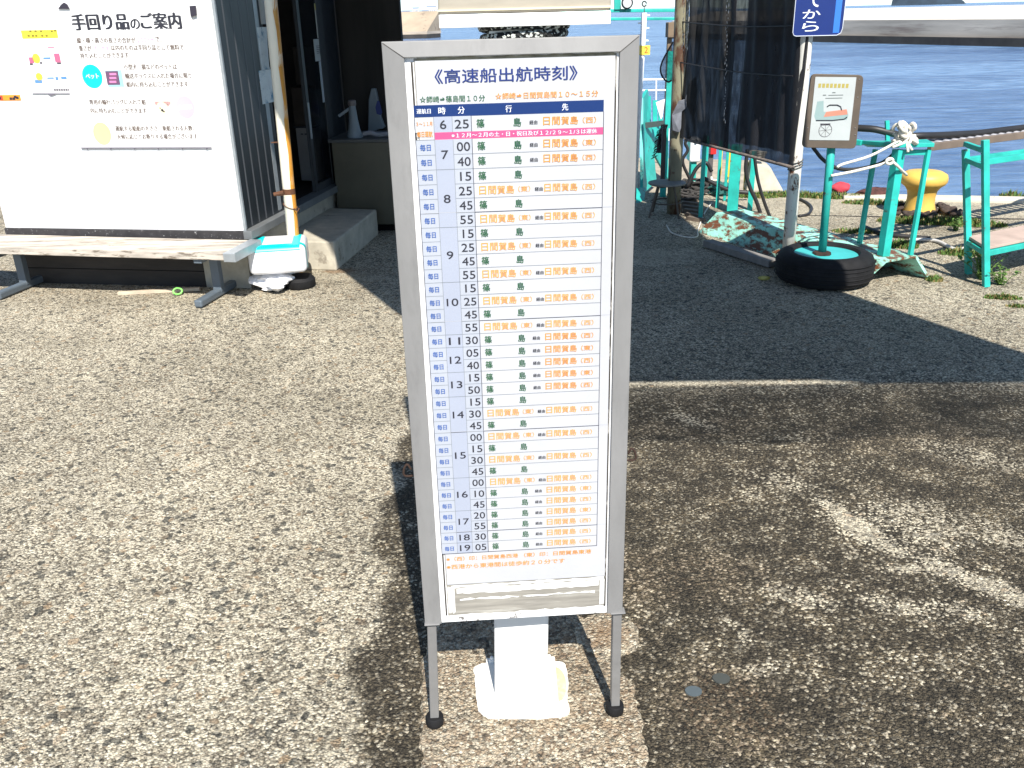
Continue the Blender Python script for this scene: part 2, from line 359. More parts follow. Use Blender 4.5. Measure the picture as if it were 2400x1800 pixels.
    pale = mix(math_('MULTIPLY', chips.outputs[0], 0.8), pale, chipc.outputs[0])
    gap = ramp(v1.outputs['Distance'], [(0.40, 1.0), (0.80, 0.46)])
    pale = mix(1.0, pale, gap.outputs[0], 'MULTIPLY')
    tone = ramp(big.outputs[0], [(0.30, (.70, .69, .66)), (0.50, (.93, .92, .90)), (0.70, (1.14, 1.135, 1.11))]); pale = mix(1.0, pale, tone.outputs[0], 'MULTIPLY')
    clump = noise(26, 5, .7); tone4 = ramp(clump.outputs[0], [(0.32, (.78, .76, .73)), (0.5, (1.0, .985, .94)), (0.68, (1.22, 1.20, 1.14))]); pale = mix(1.0, pale, tone4.outputs[0], 'MULTIPLY'); tone2 = ramp(mid.outputs[0], [(0.30, (.88, .87, .84)), (0.7, (1.16, 1.15, 1.10))]); pale = mix(1.0, pale, tone2.outputs[0], 'MULTIPLY')
    # dark asphalt with a scatter of white stones
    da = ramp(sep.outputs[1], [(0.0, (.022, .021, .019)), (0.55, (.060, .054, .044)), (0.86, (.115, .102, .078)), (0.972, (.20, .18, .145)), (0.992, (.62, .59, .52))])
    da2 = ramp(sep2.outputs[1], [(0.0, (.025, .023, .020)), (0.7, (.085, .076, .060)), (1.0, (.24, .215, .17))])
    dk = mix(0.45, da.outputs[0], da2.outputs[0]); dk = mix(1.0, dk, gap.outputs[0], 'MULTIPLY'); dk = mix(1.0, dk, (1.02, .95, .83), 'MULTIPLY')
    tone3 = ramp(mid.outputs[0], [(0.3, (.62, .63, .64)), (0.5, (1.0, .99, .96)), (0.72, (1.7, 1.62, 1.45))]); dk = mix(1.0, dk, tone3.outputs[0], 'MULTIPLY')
    cem = ramp(fine.outputs[0], [(0.25, (.27, .245, .195)), (0.5, (.40, .365, .295)), (0.75, (.54, .49, .405))])
    att = N.new('ShaderNodeAttribute'); att.attribute_name = 'ground_tone'
    sp = N.new('ShaderNodeSeparateColor'); L.new(att.outputs['Color'], sp.inputs[0])
    def brk(src, amt):      # break the soft map up with noise
        a = math_('ADD', src, math_('MULTIPLY', math_('SUBTRACT', mid.outputs[0], 0.5), amt))
        a = math_('ADD', a, math_('MULTIPLY', math_('SUBTRACT', fine.outputs[0], 0.5), amt * 0.6))
        a = math_('ADD', a, math_('MULTIPLY', math_('SUBTRACT', sep.outputs[2], 0.5), amt * 0.75))
        return ramp(a, [(0.28, 0.0), (0.72, 1.0)]).outputs[0]
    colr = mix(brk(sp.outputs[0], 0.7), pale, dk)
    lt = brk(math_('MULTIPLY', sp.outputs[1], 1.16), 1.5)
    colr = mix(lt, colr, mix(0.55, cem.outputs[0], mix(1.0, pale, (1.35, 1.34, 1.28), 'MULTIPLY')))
    colr = mix(math_('MULTIPLY', brk(sp.outputs[2], 0.6), 0.62), colr, (.22, .125, .060))
    L.new(colr, b.inputs['Base Color'])
    hgt = math_('ADD', math_('MULTIPLY', v1.outputs['Distance'], -1.0), math_('MULTIPLY', v2.outputs['Distance'], -0.6))
    hgt = math_('ADD', hgt, math_('MULTIPLY', fine.outputs[0], 0.8))
    bp = N.new('ShaderNodeBump'); bp.inputs['Strength'].default_value = 0.9; bp.inputs['Distance'].default_value = 0.008
    L.new(hgt, bp.inputs['Height']); L.new(bp.outputs[0], b.inputs['Normal'])
    me.materials.append(M); return M
GROUNDM = make_ground()

# pale concrete footing slab round the post, and the old round core patch behind it
def sheet(name, loop, mtl, th=0.006, ground_tone=None):
    mb = MB(); n = len(loop); c = sum((Vector(p) for p in loop), Vector()) / n
    vs = [Vector((p[0], p[1], 0.0)) for p in loop]; tp = [Vector((p[0], p[1], 0)).lerp(Vector((c.x, c.y, 0)), 0.02) + Vector((0, 0, th)) for p in loop]
    mb.add(vs + tp + [Vector((c.x, c.y, th))], [[i, (i + 1) % n, n + (i + 1) % n, n + i] for i in range(n)] + [[n + i, n + (i + 1) % n, 2 * n] for i in range(n)])
    o = mb.build(name, mtl); tag(o, kind='structure')
    if ground_tone is not None:
        at = o.data.attributes.new('ground_tone', 'FLOAT_COLOR', 'POINT'); k = len(o.data.vertices)
        for i in range(k): at.data[i].color = (*(ground_tone[1] if i == k - 1 else ground_tone[0]), 1)
    return o
PADM = mat('footing_concrete', (0.30, 0.255, 0.19), 0.9, var=0.35, scale=130, col2=(0.09, 0.075, 0.055), amt=0.38, cscale=46, bump=0.7, bscale=110, soft=0.2)
PATCHM = mat('rust_stained_mortar', (0.20, 0.135, 0.07), 0.9, var=0.4, scale=40, col2=(0.22, 0.075, 0.025), amt=0.40, cscale=9, bump=0.5, soft=0.2)
pad = [G(975, 1900), G(985, 1800), G(988, 1700), G(985, 1600), G(1000, 1500), G(1040, 1430), G(1300, 1420), G(1430, 1470), G(1450, 1560), G(1490, 1620), G(1508, 1700), G(1520, 1800), G(1540, 1900)]
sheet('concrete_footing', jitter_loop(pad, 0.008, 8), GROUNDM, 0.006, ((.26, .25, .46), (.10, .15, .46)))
pc = G(1422, 1492); ring = [pc + Vector((math.cos(a) * 0.088, math.sin(a) * 0.088, 0)) for a in np.linspace(0, 2 * math.pi, 26)[:-1]]
sheet('core_patch', [p + Vector((random.uniform(-.004, .004), random.uniform(-.004, .004), 0)) for p in ring], GROUNDM, 0.010, ((.25, .55, .35), (.1, .3, 1.0)))
for (px, py, rr, cc) in ((1690, 1592, 0.018, (.05, .055, .05)), (1625, 1622, 0.017, (.07, .09, .10))):
    c = G(px, py); sheet('paint_spot', [c + Vector((math.cos(a) * rr * 1.25, math.sin(a) * rr, 0)) for a in np.linspace(0, 2 * math.pi, 17)[:-1]], flat('spot%d' % px, cc, 0.7), 0.005)

# pale capping along the quay edge
mb = MB(); a = Vector((2.95, quayY(2.95), 0)); b = Vector((14, quayY(14), 0)); nrm = Vector((-QD.y, QD.x, 0))
mb.bar(a - nrm * 0.10 + Vector((0, 0, .0)), b - nrm * 0.10 + Vector((0, 0, .0)), 0.06, 0.16, side=(0, 0, 1))
tag(mb.build('quay_kerb', mat('kerb_concrete', (.52, .48, .40), .9, var=.15, scale=6, bump=.3), bevel=0.012), kind='structure')
# expansion joints across the pale slab
JOINT = flat('joint_dark', (0.03, 0.028, 0.025), 0.9, 0.4)
mb = MB()
p0, p1 = G(1860, 505), G(2520, 516); mb.bar(p0 + Vector((0, 0, .001)), p1 + Vector((0, 0, .001)), 0.006, 0.018, side=(0, 0, 1))
tag(mb.build('slab_joint', JOINT), kind='structure')

# ================================================================== SEA, SHORES
mb = MB(); mb.add([(-3000, -20, SEA), (3000, -20, SEA), (9000, 9000, SEA), (-9000, 9000, SEA)], [[0, 1, 2, 3]])
SEAM = bpy.data.materials.new('sea_water'); SEAM.use_nodes = True; N = SEAM.node_tree.nodes; L = SEAM.node_tree.links; b = N['Principled BSDF']
b.inputs['Roughness'].default_value = 0.22; b.inputs['IOR'].default_value = 1.33; b.inputs['Specular IOR Level'].default_value = 0.35
tc = N.new('ShaderNodeTexCoord'); mp = N.new('ShaderNodeMapping'); mp.inputs['Scale'].default_value = (0.55, 1.5, 1); mp.inputs['Rotation'].default_value = (0, 0, R(-8)); L.new(tc.outputs['Object'], mp.inputs[0])
n1 = N.new('ShaderNodeTexNoise'); n1.inputs['Scale'].default_value = 1.3; n1.inputs['Detail'].default_value = 7; n1.inputs['Roughness'].default_value = 0.62; L.new(mp.outputs[0], n1.inputs['Vector'])
n2 = N.new('ShaderNodeTexNoise'); n2.inputs['Scale'].default_value = 0.09; n2.inputs['Detail'].default_value = 4; L.new(mp.outputs[0], n2.inputs['Vector'])
cr = N.new('ShaderNodeValToRGB'); cr.color_ramp.elements[0].position = .36; cr.color_ramp.elements[1].position = .64
cr.color_ramp.elements[0].color = (.042, .105, .225, 1); cr.color_ramp.elements[1].color = (.155, .26, .42, 1); L.new(n1.outputs[0], cr.inputs[0])
mx = N.new('ShaderNodeMix'); mx.data_type = 'RGBA'; mx.blend_type = 'MULTIPLY'; mx.inputs[0].default_value = 1
cr2 = N.new('ShaderNodeValToRGB'); cr2.color_ramp.elements[0].position = .4; cr2.color_ramp.elements[1].position = .62; cr2.color_ramp.elements[0].color = (.68, .72, .80, 1); cr2.color_ramp.elements[1].color = (1.28, 1.22, 1.16, 1)
L.new(n2.outputs[0], cr2.inputs[0]); L.new(cr.outputs[0], mx.inputs[6]); L.new(cr2.outputs[0], mx.inputs[7]); L.new(mx.outputs[2], b.inputs['Base Color'])
bp = N.new('ShaderNodeBump'); bp.inputs['Strength'].default_value = 0.8; bp.inputs['Distance'].default_value = 0.22; L.new(n1.outputs[0], bp.inputs['Height']); L.new(bp.outputs[0], b.inputs['Normal'])
tag(mb.build('sea', SEAM), kind='structure')

PIERM = mat('pier_stone', (.36, .29, .21), .9, var=.15, scale=.4, col2=(.22, .17, .13), amt=.3, cscale=.5)
BWTOP = mat('breakwater_top', (.60, .55, .47), .9, var=.08, scale=.4, col2=(.54, .48, .40), amt=.12, cscale=.6)
BWLOW = mat('breakwater_wet', (.52, .44, .35), .9, var=.3, scale=.5, col2=(.26, .20, .16), amt=.42, cscale=.6, bump=.6, bscale=3, stretch=(.22, .22, 2.5), soft=.15)
BWBASE = mat('breakwater_weed', (.045, .04, .035), .9, var=.3, scale=1)
def breakwater(pa, pb, zmid, ztop, label, depth=5.0, seam=8.0, topm=None):
    pa = Vector((pa.x, pa.y, 0)); pb = Vector((pb.x, pb.y, 0)); d = (pb - pa).normalized(); n = Vector((d.y, -d.x, 0))
    if n.dot(pa) > 0: n = -n
    t = thing('breakwater', (pa.x, pa.y, SEA), label, 'breakwater')
    A = MB(); A.prism([pa + n * .0 + Vector((0, 0, SEA + .55)), pb + Vector((0, 0, SEA + .55)), pb + Vector((0, 0, zmid)), pa + Vector((0, 0, zmid))], -n * depth); A.build('wall', BWLOW, t)
    Bm = MB(); Bm.prism([pa + n * .25 + Vector((0, 0, SEA - 1)), pb + n * .25 + Vector((0, 0, SEA - 1)), pb + n * .25 + Vector((0, 0, SEA + .55)), pa + n * .25 + Vector((0, 0, SEA + .55))], -n * depth); Bm.build('base', BWBASE, t)
    Cm = MB(); L_ = (pb - pa).length; k = 0.0
    while k < L_:
        e = min(k + seam, L_); q0 = pa + d * (k + .03) - n * .6; q1 = pa + d * (e - .03) - n * .6
        Cm.prism([q0 + n * .6 + Vector((0, 0, zmid + .003)), q0 - n * 4.2 + Vector((0, 0, ztop)), q0 - n * (depth - .7) + Vector((0, 0, ztop)), q0 - n * (depth - .7) + Vector((0, 0, zmid + .003))], d * ((q1 - q0).length)); k = e
    Cm.build('parapet', topm or BWTOP, t); return t
def h_at(px, py, base):
    d = ray(px, py); k = math.hypot(base.x, base.y) / math.hypot(d.x, d.y); return CAM_H + d.z * k
e0, e1 = G(1572, 90, SEA), G(2400, 110, SEA); far = e1 + (e1 - e0) * 0.9
breakwater(e0, far, h_at(2200, 46, G(2200, 104.5, SEA)), h_at(2200, 16, G(2200, 104.5, SEA)), 'long grey breakwater with pale parapet across the water at right')
f0 = G(1002, 90, SEA); f1 = f0 + Vector((-75, 26, 0))
breakwater(f1, f0, h_at(990, 74, f0), h_at(990, 26, f0), 'far stone breakwater end beside the dark hut wall', topm=PIERM)

def island(name, cx, cy, wd, hgt, col, label, seed):
    rnd = random.Random(seed); mb = MB(); nx_, ny_ = 40, 10
    vs = []; d = Vector((cx, cy, 0)).normalized(); r = Vector((d.y, -d.x, 0))
    for j in range(ny_):
        for i in range(nx_):
            a = i / (nx_ - 1) * 2 - 1; bb = j / (ny_ - 1) * 2 - 1
            prof = max(0, 1 - abs(a + .22) ** 1.7 * (1.05 if a < -.22 else .75)) * (1 - bb * bb)
            z = SEA + hgt * prof * (1 + rnd.uniform(-.06, .06)) + (rnd.uniform(0, hgt * .05) if prof > .05 else -1)
            vs.append(Vector((cx, cy, 0)) + r * (a * wd / 2) + d * (bb * wd * .3) + Vector((0, 0, z)))
    mb.add(vs, [[j * nx_ + i, j * nx_ + i + 1, (j + 1) * nx_ + i + 1, (j + 1) * nx_ + i] for j in range(ny_ - 1) for i in range(nx_ - 1)])
    o = mb.build(name, mat(name + '_cover', col, .9, var=.3, scale=.05), smooth=True); tag(o, label, 'island'); o['kind'] = 'structure'; return o
ic = ray(2178, 10); s_ = 2600 / math.hypot(ic.x, ic.y); island('island', ic.x * s_, ic.y * s_, 172, 42, (.020, .036, .055), 'small dark island beyond the breakwater', 5)
# hazy far shore and harbour houses
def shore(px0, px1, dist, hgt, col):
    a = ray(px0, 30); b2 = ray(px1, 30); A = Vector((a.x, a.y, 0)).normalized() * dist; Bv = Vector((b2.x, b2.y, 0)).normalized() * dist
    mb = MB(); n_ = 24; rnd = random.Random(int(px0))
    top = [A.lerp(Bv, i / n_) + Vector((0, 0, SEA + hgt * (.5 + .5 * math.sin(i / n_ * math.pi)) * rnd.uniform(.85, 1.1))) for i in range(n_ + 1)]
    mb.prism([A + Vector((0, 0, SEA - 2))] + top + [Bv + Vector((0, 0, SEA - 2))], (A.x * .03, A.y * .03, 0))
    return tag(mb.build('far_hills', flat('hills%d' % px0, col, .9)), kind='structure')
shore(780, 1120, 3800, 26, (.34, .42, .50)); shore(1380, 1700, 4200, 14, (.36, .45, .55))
HW = flat('house_white', (.74, .74, .74), .6, .04); HR = flat('house_roof', (.30, .34, .40), .7); HWIN = flat('house_pane', (.14, .17, .22), .4)
k = 0
for (px, pw, hh, col) in ((952, 16, 8, 'pale two storey'), (975, 13, 14, 'tall white'), (996, 12, 9, 'low grey roofed'), (1012, 20, 17, 'broad white'), (1030, 10, 11, 'narrow white')):
    d = ray(px, 30); D = Vector((d.x, d.y, 0)).normalized() * (700 + 18 * k); wd = pw / FPX * D.length; rr = Vector((D.y, -D.x, 0)).normalized(); pl = Plane((D - rr * wd / 2)[:2], rr[:2])
    h1 = hh / FPX * D.length; z0 = h_at(px, 36, D)
    t = thing('far_building', (D.x, D.y, z0 - 3), '%s harbour building on the far shore above the sea at upper left' % col, 'building', 'harbour buildings on the far shore')
    A = MB(); slab(A, pl, 0, wd, z0 - 3, z0 + h1, -6, 0); A.build('wall', HW, t)
    A = MB(); slab(A, pl, -.3, wd + .3, z0 + h1, z0 + h1 + .8, -6.3, .3); A.build('roof', HR, t)
    for r_ in range(max(1, int(h1 / 2.2))):
        for c_ in range(4):
            A = MB(); rect(A, pl, wd * (.1 + .22 * c_), wd * (.1 + .22 * c_) + wd * .13, z0 + .4 + r_ * 2.2, z0 + 1.6 + r_ * 2.2, .05)
            A.build('window', HWIN, t)
    k += 1

# ================================================================== COVERED WALKWAY ROOF (above the frame; its shade lies over the walkway)
def up_to(p, z): s2 = sdir * (z / sdir.z); return Vector((p[0] + s2.x, p[1] + s2.y, z))
RZ = 2.75
ROOFM = mat('roof_sheet', (.22, .23, .23), .6, var=.15)
rf = thing('walkway_roof', (0.5, 3.5, RZ), 'grey sheet roof over the walkway to the pier, above the picture', 'roof')
loop = [(-3.4, 9.6), (-1.75, 6.75), (-1.10, 5.70), (-.63, 4.76), (.36, 3.69), (1.35, 3.66), (1.62, 3.60), (2.62, 3.55), (1.99, 4.90), (1.64, 5.65), (1.46, 6.3), (1.40, 7.5), (-.2, 9.2)]
mb = MB(); mb.prism([up_to(p, RZ) for p in loop], (0, 0, .05)); mb.build('roof_panel', ROOFM, rf)
for (p, q) in (((-1.10, 5.70), (1.64, 5.6)), ((.36, 3.86), (2.62, 3.74))): mb = MB(); mb.bar(up_to(p, RZ) + Vector((0, 0, .09)), up_to(q, RZ) + Vector((0, 0, .09)), .06, .06); mb.build('rafter', ROOFM, rf)
an = thing('added_awning', (1.6, 1.0, RZ), 'added black mesh awning, unseen, thinning the sun beside the walkway roof', 'awning')  # unseen mesh added to half-shade the ground in front of the roof
loop = [(.10, 3.56), (.36, 3.605), (1.30, 3.60), (1.62, 3.60), (2.75, 3.54), (3.2, 2.75), (2.3, 2.95), (1.6, 3.08), (.95, 3.03), (.35, 3.12)]
mb = MB(); mb.add([up_to(p, RZ + .02) for p in loop], [list(range(len(loop)))]); mb.build('mesh_sheet', weave_mat('added_awning_weave', (.02, .02, .02), .30, .62, 3.0), an)
mb = MB(); mb.tube([up_to(p, RZ + .02) for p in loop[:4]], .006, 6); mb.build('edge_cord', CABLE, an)

# ================================================================== TIMETABLE BOARD
BP = Plane((-.2024, 1.620), (.4306, .0239))
tb = thing('timetable_board', (BP.pt(.215, 0).x, BP.pt(.215, 0).y, 0), 'tall aluminium framed ferry timetable board standing on two legs before the white post', 'board')
U0, U1, ZT, ZB = -.0055, .4385, 1.5115, .3025
ui0, ui1, zi = .0315, .4035, 1.4855
mb = MB()
def fr(u, z, o): return BP.pt(u, z, o)
# mitred bars with a sloping face: front inner edge proud of the outer one
for (a, b2, c, d) in (((U0, ZB), (U0, ZT), (ui0, zi), (ui0, ZB)), ((U0, ZT), (U1, ZT), (ui1, zi), (ui0, zi)), ((U1, ZT), (U1, ZB), (ui1, ZB), (ui1, zi))):
    o_ = (0.004, 0.004, 0.016, 0.016); g_ = 0.0006
    f_ = [fr(*a, .009), fr(*b2, .009), fr(*c, .014), fr(*d, .014)]; bk = [fr(*a, -.016), fr(*b2, -.016), fr(*c, -.016), fr(*d, -.016)]
    mb.add(f_ + bk, [[0, 3, 2, 1], [4, 5, 6, 7], [0, 1, 5, 4], [2, 3, 7, 6], [1, 2, 6, 5], [3, 0, 4, 7]])
mb.build('frame', ALU, tb, bevel=.0012)
for (a, b2) in (((U0 + .002, ZT - .002), (ui0, zi)), ((U1 - .002, ZT - .002), (ui1, zi))): mb = MB(); mb.bar(fr(*a, .0092), fr(*b2, .0143), .0012, .0006, side=BP.n.cross(Vector((0, 0, 1)))); mb.build('mitre_joint', DIRT, tb)
mb = MB(); slab(mb, BP, ui0 - .004, ui1 + .004, ZB, zi + .004, -.006, .006); pn = mb.build('back_panel', WHITE, tb, bevel=.001)
mb = MB(); slab(mb, BP, ui0 + .0005, ui1 - .0005, ZB, ZB + .012, .006, .0085); mb.build('bottom_edge_strip', mat('chipped_white_edge', (.74, .74, .74), .6, var=.06, col2=(.16, .15, .14), amt=.33, cscale=42, stretch=(1, 1, .6)), tb)
# grey glue residue with scraps of old tape round and below the sheet
mb = MB(); rect(mb, BP, .047, .399, .312, 1.4835, .0064); mb.build('glue_residue', GREYRES, tb)
def ragged(mb, u0, u1, z0, z1, off, amp=.0015, n=26):
    top = [BP.pt(u0 + (u1 - u0) * i / n, z1 + random.uniform(-amp, amp), off) for i in range(n + 1)]; bot = [BP.pt(u0 + (u1 - u0) * i / n, z0 + random.uniform(-amp, amp), off) for i in range(n + 1)]
    mb.add(top + bot, [[n + 1 + i, n + 2 + i, i + 1, i] for i in range(n)])
mb = MB(); ragged(mb, .069, .383, .375, .3895, .0071, .0016); ragged(mb, .052, .395, .3915, .398, .0071, .002); ragged(mb, .047, .399, .314, .3205, .0071, .0025); ragged(mb, .049, .064, .326, .395, .0074, .003); ragged(mb, .386, .398, .326, .392, .0074, .003); ragged(mb, .075, .375, .358, .362, .0072, .002)
mb.build('old_tape', TAPE, tb)
mb = MB()
for uu in (.0435, .4035 - .0055): ragged(mb, uu - .0016, uu + .0018, .32, 1.478, .0078, .0014)
mb.build('dirt_seam', mat('seam_dirt', (.30, .29, .27), .9, var=.3, scale=30, col2=(.04, .035, .03), amt=.66, cscale=26, stretch=(1, 1, .4)), tb)
mb = MB(); ragged(mb, .053, .395, 1.4795, 1.4845, .0079, .001); mb.build('top_dirt', mat('top_seam_dirt', (.24, .22, .16), .9, var=.4, scale=40), tb)
# the timetable sheet itself
PS = .0085
sh = MB(); slab(sh, BP, .049, .3965, .4015, 1.4795, .0066, PS); sheet_o = sh.build('timetable_sheet', PAPER, tb)
O1, O2, O3, O4 = PS + .0003, PS + .0006, PS + .0009, PS + .0012
T_L, T_R, HT, HB, PB, TB_ = .0420, .3775, 1.4065, 1.3864, 1.3473, .4815
PT = 1.3597; c1, c2, c3 = .0757, .1083, .1420
RH = (PB - TB_) / 33
hd = MB(); rect(hd, BP, T_L, T_R, HB, HT, O1); 
pk = MB(); rect(pk, BP, c1, T_R, PB, PT, O1); pk_o = pk.build('pink_notice_band', PINK, tb)
hours = [('7', 2), ('8', 4), ('9', 4), ('10', 4), ('11', 1), ('12', 2), ('13', 2), ('14', 3), ('15', 4), ('16', 3), ('17', 2), ('18', 1), ('19', 1)]
mins = '00w 40W 15 25h 45 55h 15 25h 45 55h 15 25h 45 55h 30W 05w 40W 15w 50W 15 30h 45 00h 15 30h 45 00h 10w 45W 20w 55W 30W 05W'.split()
ce = MB(); cl = MB(); rect(ce, BP, c1, c2, PT, HB, O1); rect(cl, BP, c2, c3, PT, HB, O1); rect(ce, BP, c1, c2, TB_, PB, O1); rect(cl, BP, c2, c3, TB_, PB, O1); rect(cl, BP, T_L, c1, TB_, PB, O1)
ce.build('hour_column', CELL, sheet_o); cl.build('minute_column', CELLL, sheet_o)
ln = MB(); lp = MB(); LW = .0009
def hl(mb, z, a, b2, wd=LW): rect(mb, BP, a, b2, z - wd / 2, z + wd / 2, O2)
def vl(mb, u, a, b2, wd=LW): rect(mb, BP, u - wd / 2, u + wd / 2, a, b2, O2)
vl(ln, T_L, TB_, HB, .0012); vl(ln, T_R, TB_, HB, .0012); hl(ln, TB_, T_L, T_R, .0014); vl(lp, c1, TB_, HB); vl(lp, c2, PB, TB_); vl(lp, c2, PT, HB); vl(ln, c3, TB_, PB, .0012); vl(ln, c3, PT, HB, .0012)
hl(lp, PB, T_L, c1)
z = PB; i = 0; hb = []
for hname, cnt in hours:
    hb.append((hname, z - cnt * RH / 2))
    for q in range(cnt):
        z -= RH; i += 1; last = q == cnt - 1
        heavy = i in (6 - 1, 14 - 1, 22, 31)
        if i < 33:
            hl(lp, z, T_L, c1); hl(lp, z, c2, c3); hl(ln if heavy else lp, z, c3, T_R, .0013 if heavy else .0009)
            if last: hl(ln if heavy else lp, z, c1, c2, .0011)
ln.build('rule_line', LINE, sheet_o); lp.build('fine_rule_line', LINEL, sheet_o)
# sheet seams where the copy was pasted up in sections
for rI in (5, 13, 22, 31): sm = MB(); hl(sm, PB - rI * RH + .0011, .0490, .3960, .0008); sm.build('paste_seam', flat('seam_grey', (.42, .43, .46)), sheet_o)
INKS = [NAVYINK, GREENINK, ORANGEINK, BLACKINK, BLUEINK, WHITEINK, flat('faded_orange_ink', (.74, .33, .07)), flat('pale_orange_ink', (.72, .47, .22)), PAPER]
NAVY_, GREEN_, ORANGE_, BLACK_, BLUE_, WHITE_ = range(6)
FADE = 2
def T(mb, ink, *a): mb.paint(FADE if ink == 2 else ink); text(mb, BP, *a)
mb = MB(); T(mb, NAVY_, '《高速船出航時刻》', .082, .330, 1.4415, 1.4650, O3, .014, 4); mb.build('title_line', INKS, sheet_o)
mb = MB(); T(mb, GREEN_, '☆師崎⇒篠島間１０分', .0535, .1675, 1.4105, 1.4215, O3, .012); T(mb, ORANGE_, '☆師崎⇒日間賀島間１０～１５分', .1855, .3670, 1.4125, 1.4235, O3, .012); mb.build('subtitle_line', INKS, sheet_o)
hd.spans = [(0, 0)]; zc = (HT + HB) / 2
for t_, a, b2, hh, B_ in (('運航日', .0470, .0715, .0085, .012), ('時', .0850, .0975, .0120, .012), ('分', .1190, .1310, .0120, .012), ('行', .2030, .2140, .0120, .012), ('先', .3030, .3140, .0120, .012)): hd.paint(1); text(hd, BP, t_, a, b2, zc - hh / 2, zc + hh / 2, O3, B_)
hd.build('header_band', [HEADBLUE, WHITEINK], tb)
mb = MB(); T(mb, WHITE_, '※１２月～２月の土・日・祝日及び１２/２９～１/３は運休', .106, .3660, PB + .0022, PT - .0020, O3, .012); mb.build('pink_notice_line', INKS, pk_o)
def dest(mb, zc, kind, hh=.0150):
    if kind in ('', 'w', 'W'):
        T(mb, GREEN_, '篠', .1510, .1650, zc - hh / 2, zc + hh / 2, O3, .016); T(mb, GREEN_, '島', .2168, .2300, zc - hh / 2, zc + hh / 2, O3, .016)
        if kind:
            T(mb, BLACK_, '経由', .2450, .2590, zc - .0046, zc + .0026, O3, .016)
            for q, ch in enumerate('日間賀島'): T(mb, ORANGE_, ch, .2695 + q * .0162, .2695 + q * .0162 + (.0118 if q == 0 else .0135), zc - hh / 2 + .001, zc + hh / 2, O3, .014)
            T(mb, ORANGE_, '（東）' if kind == 'w' else '（西）', .3400, .3640, zc - .0055, zc + .0055, O3, .008)
    else:
        for q, ch in enumerate('日間賀島'): T(mb, ORANGE_, ch, .1515 + q * .0165, .1515 + q * .0165 + (.0122 if q == 0 else .0140), zc - hh / 2, zc + hh / 2, O3, .014)
        T(mb, ORANGE_, '（東）', .2225, .2445, zc - .0055, zc + .0055, O3, .008)
        T(mb, BLACK_, '経由', .2530, .2675, zc - .0046, zc + .0026, O3, .016)
        for q, ch in enumerate('日間賀島'): T(mb, ORANGE_, ch, .2705 + q * .0158, .2705 + q * .0158 + (.0116 if q == 0 else .0133), zc - hh / 2 + .001, zc + hh / 2, O3, .014)
        T(mb, ORANGE_, '（西）', .3400, .3640, zc - .0055, zc + .0055, O3, .008)
z6 = (HB + PT) / 2; mb = MB()
mb.paint(8); rect(mb, BP, T_L, T_R, PT + .0004, HB - .0004, PS + .00014)
T(mb, BLACK_, '6', .0865, .0975, z6 - .0075, z6 + .0075, O3, .008, 4); T(mb, BLACK_, '25', .1125, .1372, z6 - .0075, z6 + .0075, O3, .008, 4); dest(mb, z6, 'W')
T(mb, ORANGE_, '３～１１月', .0450, .0730, 1.3715, 1.3785, O3, .012); T(mb, ORANGE_, '毎日運航', .0455, .0725, 1.3525, 1.3625, O3, .014); mb.build('timetable_row', INKS, sheet_o)
z = PB
for q, mn in enumerate(mins):
    zc = z - RH / 2; z -= RH; mb = MB(); FADE = (6 if mn[2:] == 'h' else 2) if q < 20 else (6 if q < 28 else 6)
    mb.paint(8); rect(mb, BP, T_L, T_R, z + .0004, z + RH - .0004, PS + .00014)
    dig, kd = mn[:2], mn[2:]
    wd = .0235 if '1' not in dig else .0200
    T(mb, BLACK_, dig, .1380 - wd, .1380, zc - .0078, zc + .0078, O3, .008, 3); dest(mb, zc, kd)
    T(mb, BLUE_, '毎日', .0490, .0680, zc - .0056, zc + .0056, O3, .016); mb.build('timetable_row', INKS, sheet_o)
FADE = 6
for hname, zc in hb:
    if hname == '10': zc += RH * .5
    wd = .0120 if len(hname) == 1 else .0220
    mb = MB(); T(mb, BLACK_, hname, .0925 - wd / 2, .0925 + wd / 2, zc - .0074, zc + .0074, O3, .008, 4); mb.build('hour_number', INKS, sheet_o)
FADE = 2
for t_, a, b2 in (('※（西）印：日間賀島西港', .0510, .2060), ('（東）印：日間賀島東港', .2190, .3655)): mb = MB(); T(mb, ORANGE_, t_, a, b2, .4625, .4735, O3, .012); mb.build('footnote_line', INKS, sheet_o)
mb = MB(); T(mb, ORANGE_, '※西港から東港間は徒歩約２０分です', .0505, .3075, .4420, .4540, O3, .012); mb.build('footnote_line', INKS, sheet_o)
# legs with rubber feet
for (pa, pb, uu) in (((1011, 1455), (1018, 1672), .0105), ((1449, 1430), (1441, 1645), .4275)):
    u_top = uu; u_bot = BP.uz(*pb)[0]
    mb = MB(); mb.bar(BP.pt(u_top, .34, -.004), BP.pt(u_bot, .020, .0), .0205, .022, side=BP.d); lg = mb.build('leg', ALUD, tb, bevel=.002)
    c = BP.pt(u_bot, 0, .002); fm = MB(); fm.lathe([(.017, .006), (.0205, .009), (.0215, .018), (.0210, .030), (.0190, .033), (.012, .033)], c, 20); auto_smooth(fm.build('rubber_foot', BLACKR, lg), 50)
    mb = MB(); mb.bar(BP.pt(u_top, ZB + .001, .0045), BP.pt(u_top, ZB - .0025, .0045), .034, .022, side=BP.d); mb.build('end_joint', ALU, tb, bevel=.001)

